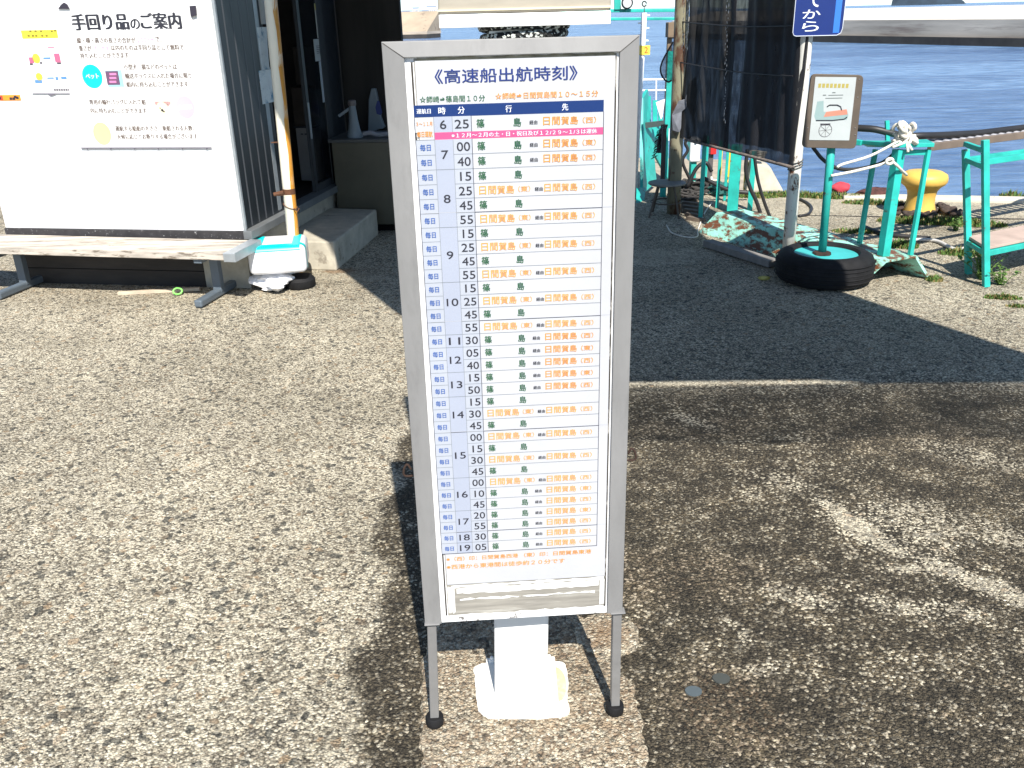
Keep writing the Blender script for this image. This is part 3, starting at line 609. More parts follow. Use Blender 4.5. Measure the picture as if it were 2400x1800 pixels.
# white post behind with painted base plate and the underside of its sign
ps = thing('sign_post', (.003, 1.755, 0), 'white square steel post with bolted base plate behind the timetable board', 'post')
TOPX = .060
def pbx(z): return .002 + (TOPX - .002) * z / 2.4
mb = MB(); wd = .064
vs = [];
for z in (.012, 2.3):
    for (i_, j_) in ((-1, -1), (1, -1), (1, 1), (-1, 1)): vs.append(Vector((pbx(z) + i_ * wd, 1.757 + j_ * wd, z)))
mb.add(vs, [[0, 3, 2, 1], [4, 5, 6, 7], [0, 1, 5, 4], [1, 2, 6, 5], [2, 3, 7, 6], [3, 0, 4, 7]]); mb.build('post', WHITEP, ps, bevel=.007)
pl_ = [G(1122, 1672), G(1160, 1690), G(1320, 1684), G(1330, 1640), G(1328, 1580), G(1300, 1556), G(1130, 1562), G(1114, 1600)]
mb = MB(); mb.prism([Vector((p.x + random.uniform(-.0015, .0015), p.y + random.uniform(-.0015, .0015), .006)) for p in curve_pts(pl_ + [pl_[0]], 8)[:-1]], (0, 0, .0035)); mb.build('paint_splash', mat('splashed_white_paint', (.80, .79, .74), .5, var=.05, scale=20, col2=(.62, .52, .28), amt=.12, cscale=11, soft=.3), ps)
yl = [G(1287, 1566), G(1312, 1575), G(1326, 1600), G(1324, 1640), G(1300, 1652), G(1287, 1620)]
mb = MB(); mb.prism([Vector((p.x, p.y, .0096)) for p in curve_pts(yl + [yl[0]], 6)[:-1]], (0, 0, .0008)); mb.build('yellow_stain', mat('yellow_stain', (.66, .52, .27), .6, var=.2, scale=30, col2=(.80, .78, .72), amt=.46, cscale=22, soft=.3), ps)
mb = MB(); mb.box((.004, 1.745, .0125), (.178, .178, .009)); mb.build('base_plate', mat('base_plate_paint', (.80, .78, .72), .45, var=.05, col2=(.50, .36, .12), amt=.12, cscale=9, soft=.3), ps, bevel=.003)
for (i_, j_) in ((-1, -1), (1, -1), (-1, 1), (1, 1)):
    mb = MB(); mb.lathe([(.0075, 0), (.0075, .007), (.004, .009), (.004, .015), (.003, .016)], (.004 + i_ * .074, 1.745 + j_ * .074, .017), 6); mb.build('bolt', WHITEP, ps)
# sign box on the post: only its lower edge is in the picture
SP = Plane((-.112, 1.665), (.305, .010)); 
mb = MB(); slab(mb, SP, 0, .302, 1.552, 2.15, -.03, .0); sb = mb.build('sign_box', mat('aged_sign_face', (.36, .325, .265), .4, var=.18, scale=6, col2=(.17, .145, .11), amt=.24, cscale=4, soft=.3, stretch=(1, 1, 4)), ps, bevel=.004)
mb = MB(); slab(mb, SP, .001, .301, 1.5300, 1.5515, -.028, .004); mb.build('lower_rail', WHITEP, sb, bevel=.001)
mb = MB(); slab(mb, SP, -.001, .303, 1.5565, 1.5600, .0, .0035); mb.build('edge_bead', mat('cream_bead', (.70, .62, .44), .4, var=.1), sb)
# rope wound round the post top
mb = MB(); cx = pbx(1.5)
def braid(a, b2, r, n=48): return None
for q in range(4):
    zz = 1.482 + q * .0155; hw = .074 + .003 * (q % 2)
    loop = []
    for a in np.linspace(0, 2 * math.pi, 41):
        ex = 3.2; c_, s_ = math.cos(a), math.sin(a); rr = 1 / (abs(c_) ** ex + abs(s_) ** ex) ** (1 / ex)
        loop.append(Vector((cx + hw * rr * c_, 1.757 + hw * rr * s_, zz + .004 * math.sin(a + q))))
    mb.tube(loop, .0082, 8, caps=False)
BR = bpy.data.materials.new('braided_black_white_rope'); BR.use_nodes = True; N = BR.node_tree.nodes; L = BR.node_tree.links; b = N['Principled BSDF']; b.inputs['Roughness'].default_value = .85
tc = N.new('ShaderNodeTexCoord'); mp = N.new('ShaderNodeMapping'); mp.inputs['Rotation'].default_value = (0, R(55), 0); L.new(tc.outputs['Object'], mp.inputs[0]); vo = N.new('ShaderNodeTexVoronoi'); vo.inputs['Scale'].default_value = 230; L.new(mp.outputs[0], vo.inputs['Vector'])
sc_ = N.new('ShaderNodeSeparateColor'); L.new(vo.outputs['Color'], sc_.inputs[0]); cr = N.new('ShaderNodeValToRGB'); cr.color_ramp.interpolation = 'CONSTANT'; cr.color_ramp.elements[0].color = (.012, .013, .013, 1); cr.color_ramp.elements[1].position = .72; cr.color_ramp.elements[1].color = (.62, .64, .58, 1)
L.new(sc_.outputs[0], cr.inputs[0]); L.new(cr.outputs[0], b.inputs['Base Color'])
bp = N.new('ShaderNodeBump'); bp.inputs['Distance'].default_value = .003; L.new(vo.outputs['Distance'], bp.inputs['Height']); L.new(bp.outputs[0], b.inputs['Normal'])
tag(mb.build('rope', BR, smooth=True), 'black and white braided rope wound round the post above the timetable', 'rope')
# rusty tie hooks peeping out behind the board
for (px, py, lab, s_) in ((958, 1112, 'rusty wire hook behind the left edge of the timetable board', -1), (1478, 1075, 'rusty wire twist behind the right edge of the timetable board', 1)):
    c = AY(px, py, 1.66); mb = MB(); mb.tube(curve_pts([c + Vector((-s_ * .05, .0, .004)), c + Vector((s_ * .004, 0, -.004)), c + Vector((s_ * .010, 0, .010)), c + Vector((s_ * .002, 0, .024)), c + Vector((-s_ * .006, .0, .012))], 6), .0026, 6)
    tag(mb.build('wire_hook', mat('dark_rust', (.035, .018, .012), .9, var=.4), smooth=True), lab, 'wire')
exec_rest = True

# ================================================================== HUT
C0 = (-1.62, 5.365)
HF = Plane((C0[0] - 1.62 * .9858, C0[1] + 1.62 * .1676), (1, -.17))     # front: u from its left end, corner at u = FW
FW = 1.62
HS = Plane(C0, (.17, 1))                                               # right side wall going back
HTOP, HBOT = 2.45, .318
hut = thing('ticket_hut', (C0[0], C0[1], 0), 'white fronted ferry ticket hut with navy side wall and open doorway', 'hut')
SIDE_L = 2.0
mb = MB(); slab(mb, HF, 0, FW, HBOT + .045, HTOP, -.06, 0)
for q in range(1, 6): pass
mb.build('front_wall', mat('hut_white', (.79, .79, .80), .4, var=.02, scale=3), hut, bevel=.004)
mb = MB()
for q in np.arange(.12, FW - .05, .155): slab(mb, HF, q, q + .0018, HBOT + .05, HTOP, 0, .0006)
mb.build('panel_seam', flat('seam_pale', (.66, .67, .68)), hut)
mb = MB(); slab(mb, HF, -.002, FW + .002, HBOT - .005, HBOT + .045, -.05, .012); mb.build('base_strip', mat('base_strip', (.030, .028, .030), .6, var=.3, scale=20, col2=(.40, .40, .40), amt=.20, cscale=60, soft=.05), hut)
mb = MB(); slab(mb, HF, .02, FW - .01, 0, HBOT - .005, -.3, -.004); mb.build('plinth', DARKW, hut)
mb = MB()
for zz in (.10, .19): slab(mb, HF, .02, FW - .012, zz, zz + .004, -.004, -.002)
mb.build('plinth_board_gap', BLACKW, hut)
mb = MB(); mb.bar(HF.pt(FW, HBOT + .03, -.012) + HS.d * 0 + HS.n * .004, HF.pt(FW, HTOP, -.012) + HS.n * .004, .024, .012, side=HF.d); mb.build('corner_trim', GALV, hut)
# side: navy boards to the window, then the glazed doorway
sE = HS.uz(640, 300)[0]; sD0 = HS.uz(668, 300)[0]; sD1 = HS.uz(768, 300)[0]; 
mb = MB(); slab(mb, HS, .028, sE, HBOT + .045, HTOP, -.05, 0); mb.build('side_wall', NAVYS, hut)
mb = MB()
for q in np.arange(.125, sE - .03, .108): slab(mb, HS, q, q + .016, HBOT + .05, HTOP, 0, .0007)
mb.build('board_seam', flat('seam_grey_light', (.085, .09, .10), .5), hut)
mb = MB(); slab(mb, HS, sE - .075, sE - .02, HBOT + .06, HTOP, .0, .0016); mb.build('edge_trim', GALV, hut)
mb = MB(); slab(mb, HS, -.01, sD1 + .1, HBOT - .005, HBOT + .045, -.05, .055); mb.build('sill_rail', mat('dull_sill', (.17, .18, .185), .5, .3, var=.15), hut, bevel=.003)
mb = MB(); slab(mb, HS, .0, SIDE_L, 0, HBOT - .005, -.3, .0); mb.build('side_plinth', CONC, hut)
# doorway: dark frame, two posts, one sliding glass leaf, interior shell
mb = MB(); slab(mb, HS, sE, sE + .035, HBOT + .045, HTOP, -.06, .001); slab(mb, HS, sD1, sD1 + .12, HBOT + .045, HTOP, -.06, .002); mb.build('door_frame', flat('door_frame', (.022, .025, .028), .45), hut, bevel=.003)
sg = HS.uz(726, 300)[0]
mb = MB(); slab(mb, HS, sg, sD1, HBOT + .06, HTOP, -.012, -.004); dr = mb.build('glass_door', GLASSD, hut)
mb = MB(); slab(mb, HS, sg, sg + .05, HBOT + .05, HTOP, -.03, -.0035); slab(mb, HS, sg + .0501, sD1, HBOT + .046, HBOT + .10, -.03, -.0035); mb.build('door_stile', flat('door_stile', (.045, .05, .055), .4), dr, bevel=.002)
mb = MB(); slab(mb, HS, sg + .010, sg + .030, .75, 1.0, -.0034, .003); mb.build('handle', GALV, dr)
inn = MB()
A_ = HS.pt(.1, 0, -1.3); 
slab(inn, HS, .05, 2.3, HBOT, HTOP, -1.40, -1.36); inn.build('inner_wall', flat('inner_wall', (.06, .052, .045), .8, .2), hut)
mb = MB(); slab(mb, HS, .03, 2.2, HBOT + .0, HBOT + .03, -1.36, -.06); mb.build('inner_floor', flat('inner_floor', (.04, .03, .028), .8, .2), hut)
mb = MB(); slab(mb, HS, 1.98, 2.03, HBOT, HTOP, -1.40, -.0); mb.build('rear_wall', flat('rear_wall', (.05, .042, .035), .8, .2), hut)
mb = MB(); slab(mb, HS, sD1 + .12, SIDE_L, HBOT + .045, HTOP, -.05, 0); mb.build('rear_side_wall', NAVYS, hut)
mb = MB(); mb.prism([HF.pt(-.15, HTOP, .25), HF.pt(FW + .12, HTOP, .25), HS.pt(2.2, HTOP, .12), HS.pt(2.2, HTOP, -1.9)], (0, 0, .08)); mb.build('roof', ROOFM, hut)

# hut interior
c = HS.pt(1.75, 0, -.55)
cb = thing('cabinet', (c.x, c.y, HBOT + .03), 'pale grey cabinet inside the dark hut doorway', 'cabinet')
a, b2 = HS.uz(690, 300), HS.uz(748, 420)
IP = Plane((HS.pt(1.70, 0, -.5).x, HS.pt(1.70, 0, -.5).y), (1, -.17)); 
u0_, z1_ = IP.uz(692, 300); u1_, z0_ = IP.uz(748, 424)
mb = MB(); slab(mb, IP, u0_, u1_, max(z0_, HBOT + .031), z1_, -.2, 0); mb.build('body', flat('cabinet_grey', (.40, .38, .36), .6), cb, bevel=.006)
mb = MB(); slab(mb, IP, u0_ - .01, u1_ + .01, z1_, z1_ + .012, -.21, .01); mb.build('top', flat('cabinet_top', (.05, .05, .055), .5), cb)
mb = MB()
for q in range(3): rect(mb, IP, u0_ + .04 + q * .03, u0_ + .06 + q * .03, z1_ - .05, z1_ - .042, .001)
mb.build('small_mark', BLACKINK, cb)
# boxes stacked on the cabinet
for q, (x0, y0, x1, y1, lab) in enumerate(((688, 205, 722, 292, 'brown carton on the cabinet inside the hut'), (692, 110, 730, 200, 'dull brown shelf box above the carton inside the hut'))):
    ua, zb = IP.uz(x0, y1); ub, za = IP.uz(x1, y0)
    mb = MB(); slab(mb, IP, ua, ub, zb if q else z1_ + .0125, za, -.19, -.02)
    tag(mb.build('carton', flat('carton%d' % q, (.085, .065, .05) if q == 0 else (.06, .05, .042), .8, .2), bevel=.003), lab, 'box')

# papers on the side wall and the door glass
def paper(pl, corners, th, name, mtl, label, cat, off=.001, group=None, parts=()):
    (xa, ya), (xb, yb) = corners          # upper-left, lower-right pixel
    ua, za = pl.uz(xa, ya); ub, zb = pl.uz(xb, yb); mid = pl.pt((ua + ub) / 2, zb, off)
    t = thing(name, mid, label, cat, group); mb = MB(); slab(mb, pl, ua, ub, zb, za, off, off + th); mb.build('sheet', mtl, t)
    for (nm, mt_, rects) in parts:
        mb = MB()
        for (fa, fb, ga, gb) in rects: rect(mb, pl, ua + (ub - ua) * fa, ua + (ub - ua) * fb, za + (zb - za) * gb, za + (zb - za) * ga, off + th + .0006)
        mb.build(nm, mt_, t)
    return t, (ua, ub, zb, za)
MAPM = mat('map_print', (.66, .72, .74), .4, var=.1, scale=14, col2=(.05, .20, .34), amt=.44, cscale=11, soft=.1)
paper(HS, ((601, -30), (634, 56)), .002, 'pinned_paper', flat('paper_grey', (.45, .45, .43)), 'plain grey paper pinned high on the navy side wall', 'paper')
paper(HS, ((601, 64), (640, 160)), .002, 'map_poster', MAPM, 'upper blue map poster on the navy side wall', 'poster', .0012, group='map posters')
paper(HS, ((605, 166), (643, 238)), .002, 'map_poster', MAPM, 'lower blue map poster on the navy side wall', 'poster', .0012, group='map posters')
DASH = [(.15, .85, .30 + .08 * q, .33 + .08 * q) for q in range(7)]
paper(HS, ((737, 8), (766, 88)), .002, 'door_notice', flat('paper_warm', (.42, .42, .38)), 'notice with a yellow top strip on the dark glass door', 'notice', -.0033, parts=(('yellow_strip', flat('notice_yellow', (.45, .38, .04)), [(0, 1, 0, .18)]), ('print', BLACKINK, DASH)))
paper(HS, ((735, 92), (769, 140)), .002, 'door_notice', flat('paper_warm2', (.36, .38, .37)), 'squarish middle notice on the dark glass door', 'notice', -.0033, parts=(('print', BLACKINK, DASH[:5]),))
paper(HS, ((748, 144), (774, 236)), .002, 'door_notice', flat('paper_cool', (.34, .38, .41)), 'blank bluish lowest notice on the dark glass door', 'notice', -.0033)

# notice board on the white front
def fpx(px, py): return HF.uz(px, py)
nb0, nb1 = fpx(150, 345), fpx(500, 10)
NBt = thing('luggage_notice', HF.pt((nb0[0] + nb1[0]) / 2, nb0[1], .01), 'large white luggage notice with black heading hung on the hut front', 'notice')
uA, zB_ = fpx(196, 346); uB = fpx(497, 345)[0]; zT_ = fpx(300, -12)[1]
uA2 = fpx(150, 20)[0]
NW = mat('notice_film', (.80, .80, .80), .35, var=.01)
mb = MB(); slab(mb, HF, uA - .012, uB, zB_, zT_, .003, .007); nsh = mb.build('sheet', NW, NBt)
mb = MB(); slab(mb, HF, uA - .012, uB, zB_ - .004, zB_ + .003, .007, .012)
for q in range(6): uu = uA + .03 + q * (uB - uA - .06) / 5; mb.prism([HF.pt(uu - .007, zB_ - .003, .008), HF.pt(uu + .007, zB_ - .003, .008), HF.pt(uu, zB_ - .012, .008)], HF.n * .003)
mb.build('lower_wire', flat('wire_grey', (.14, .13, .16), .5), NBt)
for nm, pts in (('clip', [(140, 21), (166, 21), (160, 10), (153, 6), (146, 12)]), ('clip', [(447, 14), (461, 13), (463, 36), (450, 39)])):
    mb = MB(); mb.prism([HF.pt(*fpx(*p), .008) for p in pts], HF.n * .008); mb.build(nm, flat('clip_black', (.03, .025, .04), .5), NBt)
mb = MB()
for (a, b2) in (((166, 25), (425, 20)), ((176, 76), (432, 72))): pa, pb = fpx(*a), fpx(*b2); mb.bar(HF.pt(*pa, .0078), HF.pt(*pb, .0078), .0014, .0006, side=(0, 0, 1))
pa, pb = fpx(455, 40), fpx(462, 82); mb.bar(HF.pt(*pa, .0078), HF.pt(*pb, .0078), .0010, .0006, side=HF.d)
mb.build('border_line', flat('pale_rule', (.45, .44, .43)), nsh)
hb_, tx, px_ = MB(), MB(), MB()
def ftext(mb, s, x0, y0, x1, y1, hpx, bold=0.0, res=2):
    """run of characters between two pixel points on the hut front (mid-height), letter height in pixels"""
    a, b2 = fpx(x0, y0), fpx(x1, y1); hh = hpx / FPX * 5.7
    text(mb, HF, s, a[0], b2[0], a[1] - hh / 2, a[1] + hh / 2, .0078, max(bold * 2.2, .034), res, slope=(b2[1] - a[1]) / (b2[0] - a[0]))
ftext(hb_, '手回り品', 171, 53, 302, 51, 31, .022, 4); ftext(hb_, 'の', 308, 57, 329, 56, 19, .02, 4); ftext(hb_, 'ご案内', 332, 50, 425, 49, 31, .022, 4)
ftext(tx, '縦・横・高さの長さの合計が', 182, 95, 319, 94, 11, .004); ftext(px_, '２００ｃｍ', 324, 94, 362, 93, 10, .004); px_.build('pink_lettering', flat('pink_ink', (.75, .25, .45)), nsh); px_ = MB(); ftext(tx, 'で、', 366, 93, 380, 93, 11, .004)
ftext(tx, '重さが', 187, 113, 216, 113, 11, .004); ftext(px_, '３０ｋｇ', 222, 112, 256, 112, 10, .004); ftext(tx, '以内のものは手回り品として無料で', 262, 112, 432, 111, 11, .004)
ftext(tx, '持ち込むことができます', 190, 131, 303, 129, 11, .004)
ftext(tx, '小型犬・猫などのペットは', 292, 157, 416, 156, 11, .004); ftext(tx, '輸送ボックスに入れた場合に限り', 295, 178, 450, 177, 11, .004); ftext(tx, '船内に持ち込むことができます', 298, 198, 442, 197, 11, .004)
ftext(tx, '専用の輪行バッグに入れて船', 211, 239, 343, 239, 11, .004); ftext(tx, '内に持ち込むことができます', 214, 259, 345, 259, 11, .004)
ftext(tx, '運航する船舶の大きさ、乗船される人数、', 272, 301, 456, 300, 11, .004); ftext(tx, '天候に応じてお断りする場合がございます', 276, 320, 464, 319, 11, .004)
hb_.build('heading_lettering', BLACKINK, nsh); tx.build('body_lettering', flat('brown_ink', (.13, .10, .085)), nsh); px_.build('pink_lettering', flat('pink_ink', (.75, .25, .45)), nsh)
def disc(mb, px, py, rx, ry, off=.0074, n=28, cut=None):
    c_ = fpx(px, py); ru = rx / FPX * 5.75; rz = ry / FPX * 5.75
    mb.add([HF.pt(c_[0] + ru * math.cos(a), c_[1] + rz * math.sin(a), off) for a in np.linspace(0, 2 * math.pi, n + 1)[:-1]], [list(range(n))])
for nm, args, colr in (('cyan_disc', (218, 179, 23, 24), (.0, .62, .68)), ('pink_disc', (436, 251, 21, 23), (.78, .42, .72)), ('yellow_disc', (241, 313, 21, 24), (.80, .76, .28))):
    mb = MB(); disc(mb, *args); mb.build(nm, flat(nm, colr), nsh)
wh = MB(); ftext(wh, 'ペット', 203, 179, 233, 178, 10, .01); wh.build('disc_lettering', WHITEINK, nsh); wh = MB(); ftext(wh, '自転車', 420, 252, 452, 250, 10, .008); wh.build('disc_lettering', WHITEINK, nsh)
# pet carrier and pet pictures (plain generic drawings)
mb = MB(); a, b2 = fpx(256, 204), fpx(286, 164); rect(mb, HF, a[0], b2[0], a[1], b2[1], .0074); mb.build('cyan_shadow', flat('pale_cyan', (.30, .70, .76)), nsh)
mb = MB(); a, b2 = fpx(254, 199), fpx(278, 166); rect(mb, HF, a[0], b2[0], a[1], b2[1], .0080); mb.build('carrier_picture', flat('carrier_dark', (.13, .07, .13)), nsh)
mb = MB()
for q in range(3): a, b2 = fpx(259, 194 - q * 9), fpx(274, 189 - q * 9); rect(mb, HF, a[0], b2[0], a[1], b2[1], .0086)
mb.build('carrier_pink', flat('carrier_pink', (.70, .20, .40)), nsh)
mb = MB(); a, b2 = fpx(364, 270), fpx(404, 238); rect(mb, HF, a[0], b2[0], a[1], b2[1], .0074); disc(mb, 382, 238, 18, 12); mb.build('pet_bag_picture', flat('pale_pink', (.78, .50, .48)), nsh)
mb = MB(); disc(mb, 382, 256, 14, 15, .0082); mb.build('pet_face', flat('cream', (.80, .72, .48)), nsh)
mb = MB(); disc(mb, 382, 258, 3, 3, .0088, 8); disc(mb, 386, 261, 2, 2, .0088, 8); disc(mb, 377, 253, 1.6, 1.6, .0088, 8); mb.build('pet_nose', BLACKINK, nsh)
# smaller sheets at far left
lf = thing('leaflet_sheet', HF.pt(*fpx(105, 225), .004), 'small white leaflet with a yellow heading strip left of the luggage notice', 'leaflet')
a, b2 = fpx(52, 222), fpx(166, 62); mb = MB(); slab(mb, HF, a[0], b2[0], a[1], b2[1], .002, .004); lfs = mb.build('sheet', NW, lf)
def frect(mb, x0, y0, x1, y1, off=.0046): a, b2 = fpx(x0, y1), fpx(x1, y0); rect(mb, HF, a[0], b2[0], a[1], b2[1], off)
mb = MB(); frect(mb, 54, 69, 141, 91); mb.build('yellow_strip', flat('strip_yellow', (.80, .68, .05)), lfs)
for (x, y) in ((70, 73), (82, 73), (95, 73), (120, 73), (128, 72), (66, 84), (76, 84), (84, 84), (98, 84), (108, 84)): mb = MB(); frect(mb, x, y - 2, x + 5, y + 2, .0052); mb.build('strip_print', flat('olive_ink', (.16, .13, .02)), lfs)
for a_ in ((86, 137, 9, 10, .0046), (93, 180, 8, 8, .0046)): mb = MB(); disc(mb, *a_); mb.build('yellow_figure', flat('figure_yellow', (.80, .66, .06)), lfs)
for a_ in ((71, 134, 79, 148), (131, 125, 140, 146), (113, 110, 128, 113)): mb = MB(); frect(mb, *a_); mb.build('pink_figure', flat('figure_pink', (.62, .12, .22)), lfs)
for a_ in ((103, 134, 119, 139), (112, 181, 127, 185), (132, 180, 137, 188), (145, 179, 160, 186), (84, 187, 99, 195)): mb = MB(); frect(mb, *a_); mb.build('blue_figure', flat('figure_blue', (.10, .24, .50)), lfs)
mb = MB()
for q in range(7): frect(mb, 128 + q * 5.5, 208, 131.5 + q * 5.5, 213)
mb.build('dark_print', flat('dark_print', (.10, .09, .11)), lfs)
for a_ in ((71, 148, 78, 153), (95, 145, 100, 150), (135, 146, 144, 151)): mb = MB(); frect(mb, *a_); mb.build('dark_print', flat('dark_print', (.10, .09, .11)), lfs)
mb = MB(); pa, pb = fpx(78, 219), fpx(166, 219); mb.bar(HF.pt(*pa, .006), HF.pt(*pb, .006), .004, .004, side=(0, 0, 1)); mb.prism([HF.pt(*fpx(112, 219), .005), HF.pt(*fpx(135, 219), .005), HF.pt(*fpx(121, 225), .005)], HF.n * .003); mb.build('lower_wire', flat('wire_grey', (.14, .13, .16), .5), lf)
os_ = thing('orange_sticker', HF.pt(*fpx(20, 236), .002), 'orange strip sticker with black marks at the left end of the hut front', 'sticker')
mb = MB(); frect(mb, -6, 222, 47, 236, .0035); a, b2 = fpx(-6, 236), fpx(47, 222); mb = MB(); slab(mb, HF, a[0], b2[0], a[1], b2[1], .001, .003); mb.build('strip', flat('sticker_orange', (.80, .28, .03)), os_)
mb = MB(); frect(mb, -6, 224, 6, 235, .0036); mb.build('red_patch', flat('sticker_red', (.62, .05, .03)), os_)
for (x, y) in ((-2, 230), (24, 231), (31, 231), (34, 227), (39, 229)): mb = MB(); frect(mb, x, y - 3, x + 5, y + 3, .0042); mb.build('black_mark', BLACKINK, os_)

# ================================================================== BENCH and what stands by it
b_z = .325
FL, FRt = G(-40, 578, b_z), G(551, 594, b_z); BLk, BRk = G(-40, 552, b_z), G(592, 561, b_z)
bd = (FRt - FL).normalized(); bn = Vector((-bd.y, bd.x, 0)); depth = .32
bench = thing('bench', (FL.lerp(FRt, .5).x, FL.lerp(FRt, .5).y, 0), 'weathered grey plank bench on blue grey T legs before the hut', 'bench')
Lb = (FRt - FL).length
for q in range(3):
    o_ = bn * (depth * (q + .5) / 3); a = FL + o_ + Vector((0, 0, -.0225)) - bd * .6; b2 = FRt + o_ + Vector((0, 0, -.0225)) - bd * .06
    mb = MB(); mb.bar(a, b2, .045, depth / 3 - .006, side=(0, 0, 1)); mb.build('plank', GREYW, bench, bevel=.004)
mb = MB(); c = FRt - bd * .035 + bn * depth / 2 + Vector((0, 0, -.024)); mb.bar(c - bn * (depth / 2 + .012), c + bn * (depth / 2 + .01), .054, .075, side=(0, 0, 1)); mb.build('end_cap', GALV, bench, bevel=.004)
LEGM = mat('blue_grey_paint', (.10, .125, .15), .45, var=.12, col2=(.05, .04, .03), amt=.1)
for (px, py) in ((20, 690), (490, 702)):
    f = G(px, py); side_ = bn
    k_ = (f - FL).dot(bd); base = Vector((FL.x, FL.y, 0)) + bd * (k_ + .03)
    mb = MB(); mb.bar(base + bn * .21 + Vector((0, 0, .03)), base + bn * .21 + Vector((0, 0, .275)), .055, .045, side=bd); lg = mb.build('leg', LEGM, bench, bevel=.004)
    mb = MB(); mb.bar(base - bn * .05 + Vector((0, 0, .028)), base + bn * .40 + Vector((0, 0, .028)), .050, .045, side=bd); mb.build('foot', LEGM, lg, bevel=.010)
    mb = MB(); mb.bar(base + bn * .02 + Vector((0, 0, .268)), base + bn * .31 + Vector((0, 0, .268)), .05, .03, side=bd); mb.build('bearer', LEGM, lg, bevel=.003)
# things on the ground under it
a, b2 = G(278, 692), G(470, 682); mb = MB(); mb.bar(a + Vector((0, 0, .012)), b2 + Vector((0, 0, .014)), .02, .03, side=(0, 0, 1)); tag(mb.build('wood_strip', mat('pale_lath', (.48, .40, .30), .8, var=.2, scale=12), bevel=.002), 'thin pale wooden strip lying under the bench', 'wood')
c = G(418, 692); mb = MB()
for q in range(20): pass
mb.tube([c + Vector((math.cos(a) * .027, .012 * math.sin(a), .026 + .02 * math.sin(a * 1.0) * .8)) for a in np.linspace(0, math.pi * 2, 25)], .006, 8, False)
tag(mb.build('green_ring', flat('lime_plastic', (.20, .60, .12)), smooth=True), 'small lime green plastic ring lying under the bench', 'ring')
# package with turquoise stripes
pk_c = (G(590, 690) + G(720, 690)) * .5
u_, v_ = Vector((1, .16, 0)).normalized(), Vector((-.16, 1, 0)).normalized()
p0 = AY(585, 630, 5.22); p1 = AY(716, 628, 5.20); zt0 = AY(650, 579, 5.22).z; wpk = p1.x - p0.x
zlo = AY(650, 645, 5.21).z
cpk = Vector(((p0.x + p1.x) / 2 - .025, 5.22 + .165, 0)); dpk = .34
pkg = thing('wrapped_package', (cpk.x, cpk.y, zlo), 'white plastic wrapped package with turquoise stripes at the bench end', 'package')
Mr = Matrix((u_, v_, Vector((0, 0, 1)))).transposed()
hp = zt0 - zlo
mb = MB(); mb.box(cpk + Vector((0, 0, zlo + hp / 2)), (wpk, dpk, hp), Mr); po = mb.build('wrap', PLASTW, pkg, bevel=.035, seg=4, smooth=True)
mb = MB()
def strip(pts, off):
    for i in range(len(pts) - 1): pass
tt = zlo + hp + .0015
def loc(x, y, z): return cpk + u_ * x + v_ * y + Vector((0, 0, z))
hw_, hd_ = wpk / 2, dpk / 2
# stripe along the front upper edge and two across the top, running over the rounded edges
def band(x0, x1, prof):
    vs = []
    for (y, z) in prof: vs += [loc(x0, y, z), loc(x1, y, z)]
    mb.add(vs, [[2 * i, 2 * i + 1, 2 * i + 3, 2 * i + 2] for i in range(len(prof) - 1)])
edge = [(-hd_ + .035 - .0368 * math.cos(a), zlo + hp - .035 + .0368 * math.sin(a)) for a in np.linspace(.25, math.pi / 2, 9)] + [(-hd_ + .075, tt)]
band(-hw_ + .03, hw_ - .03, edge); full = [(-hd_ + .07, tt), (hd_ - .035, tt)]
band(-hw_ + .035, -hw_ + .085, full); band(hw_ - .08, hw_ - .032, full)
# down the right side
arc = [(hw_ + .0018, zlo + .02)] + [(hw_ - .035 + .0368 * math.cos(a), zlo + hp - .035 + .0368 * math.sin(a)) for a in np.linspace(0, math.pi / 2, 8)]
vs = []
for (x, z) in arc: vs += [loc(x, -hd_ + .036, z), loc(x, -hd_ + .085, z)]
mb.add(vs, [[2 * i, 2 * i + 1, 2 * i + 3, 2 * i + 2] for i in range(len(arc) - 1)])
mb.build('turquoise_stripe', CYANP, pkg)
# crumpled bag underneath
def crumple(c, rx, ry, rz, seed, amp=.22, n=18, k=10):
    rnd = random.Random(seed); mb = MB(); vs = []; ph = [rnd.uniform(0, 6.3) for _ in range(8)]
    for i in range(k + 1):
        th = math.pi * i / k
        for j in range(n):
            a = 2 * math.pi * j / n; r = 1 + amp * (math.sin(3 * a + ph[0] + 2 * th) * .5 + math.sin(5 * a - 3 * th + ph[1]) * .4 + rnd.uniform(-.35, .35))
            z = math.cos(th); vs.append(Vector(c) + Vector((rx * r * math.sin(th) * math.cos(a), ry * r * math.sin(th) * math.sin(a), max(-rz * .92, rz * z * (1 + amp * rnd.uniform(-.4, .4))))))
    mb.add(vs, [[i * n + j, i * n + (j + 1) % n, (i + 1) * n + (j + 1) % n, (i + 1) * n + j] for i in range(k) for j in range(n)]); return mb
c = G(640, 684); mb = crumple((c.x + .0, c.y + .09, .056), .125, .15, .060, 4, .34, 26, 14); o = mb.build('plastic_bag', PLASTW); tag(o, 'crumpled white plastic bag squashed under the wrapped package', 'bag')
c = G(698, 678); mb = MB(); mb.lathe([(.085, .0), (.095, .015), (.095, .05), (.08, .068), (.03, .07)], (c.x + .005, c.y + .06, 0), 24); o = mb.build('pole_weight', BLACKR); auto_smooth(o); tag(o, 'round black rubber weight on the ground behind the plastic bag', 'weight')

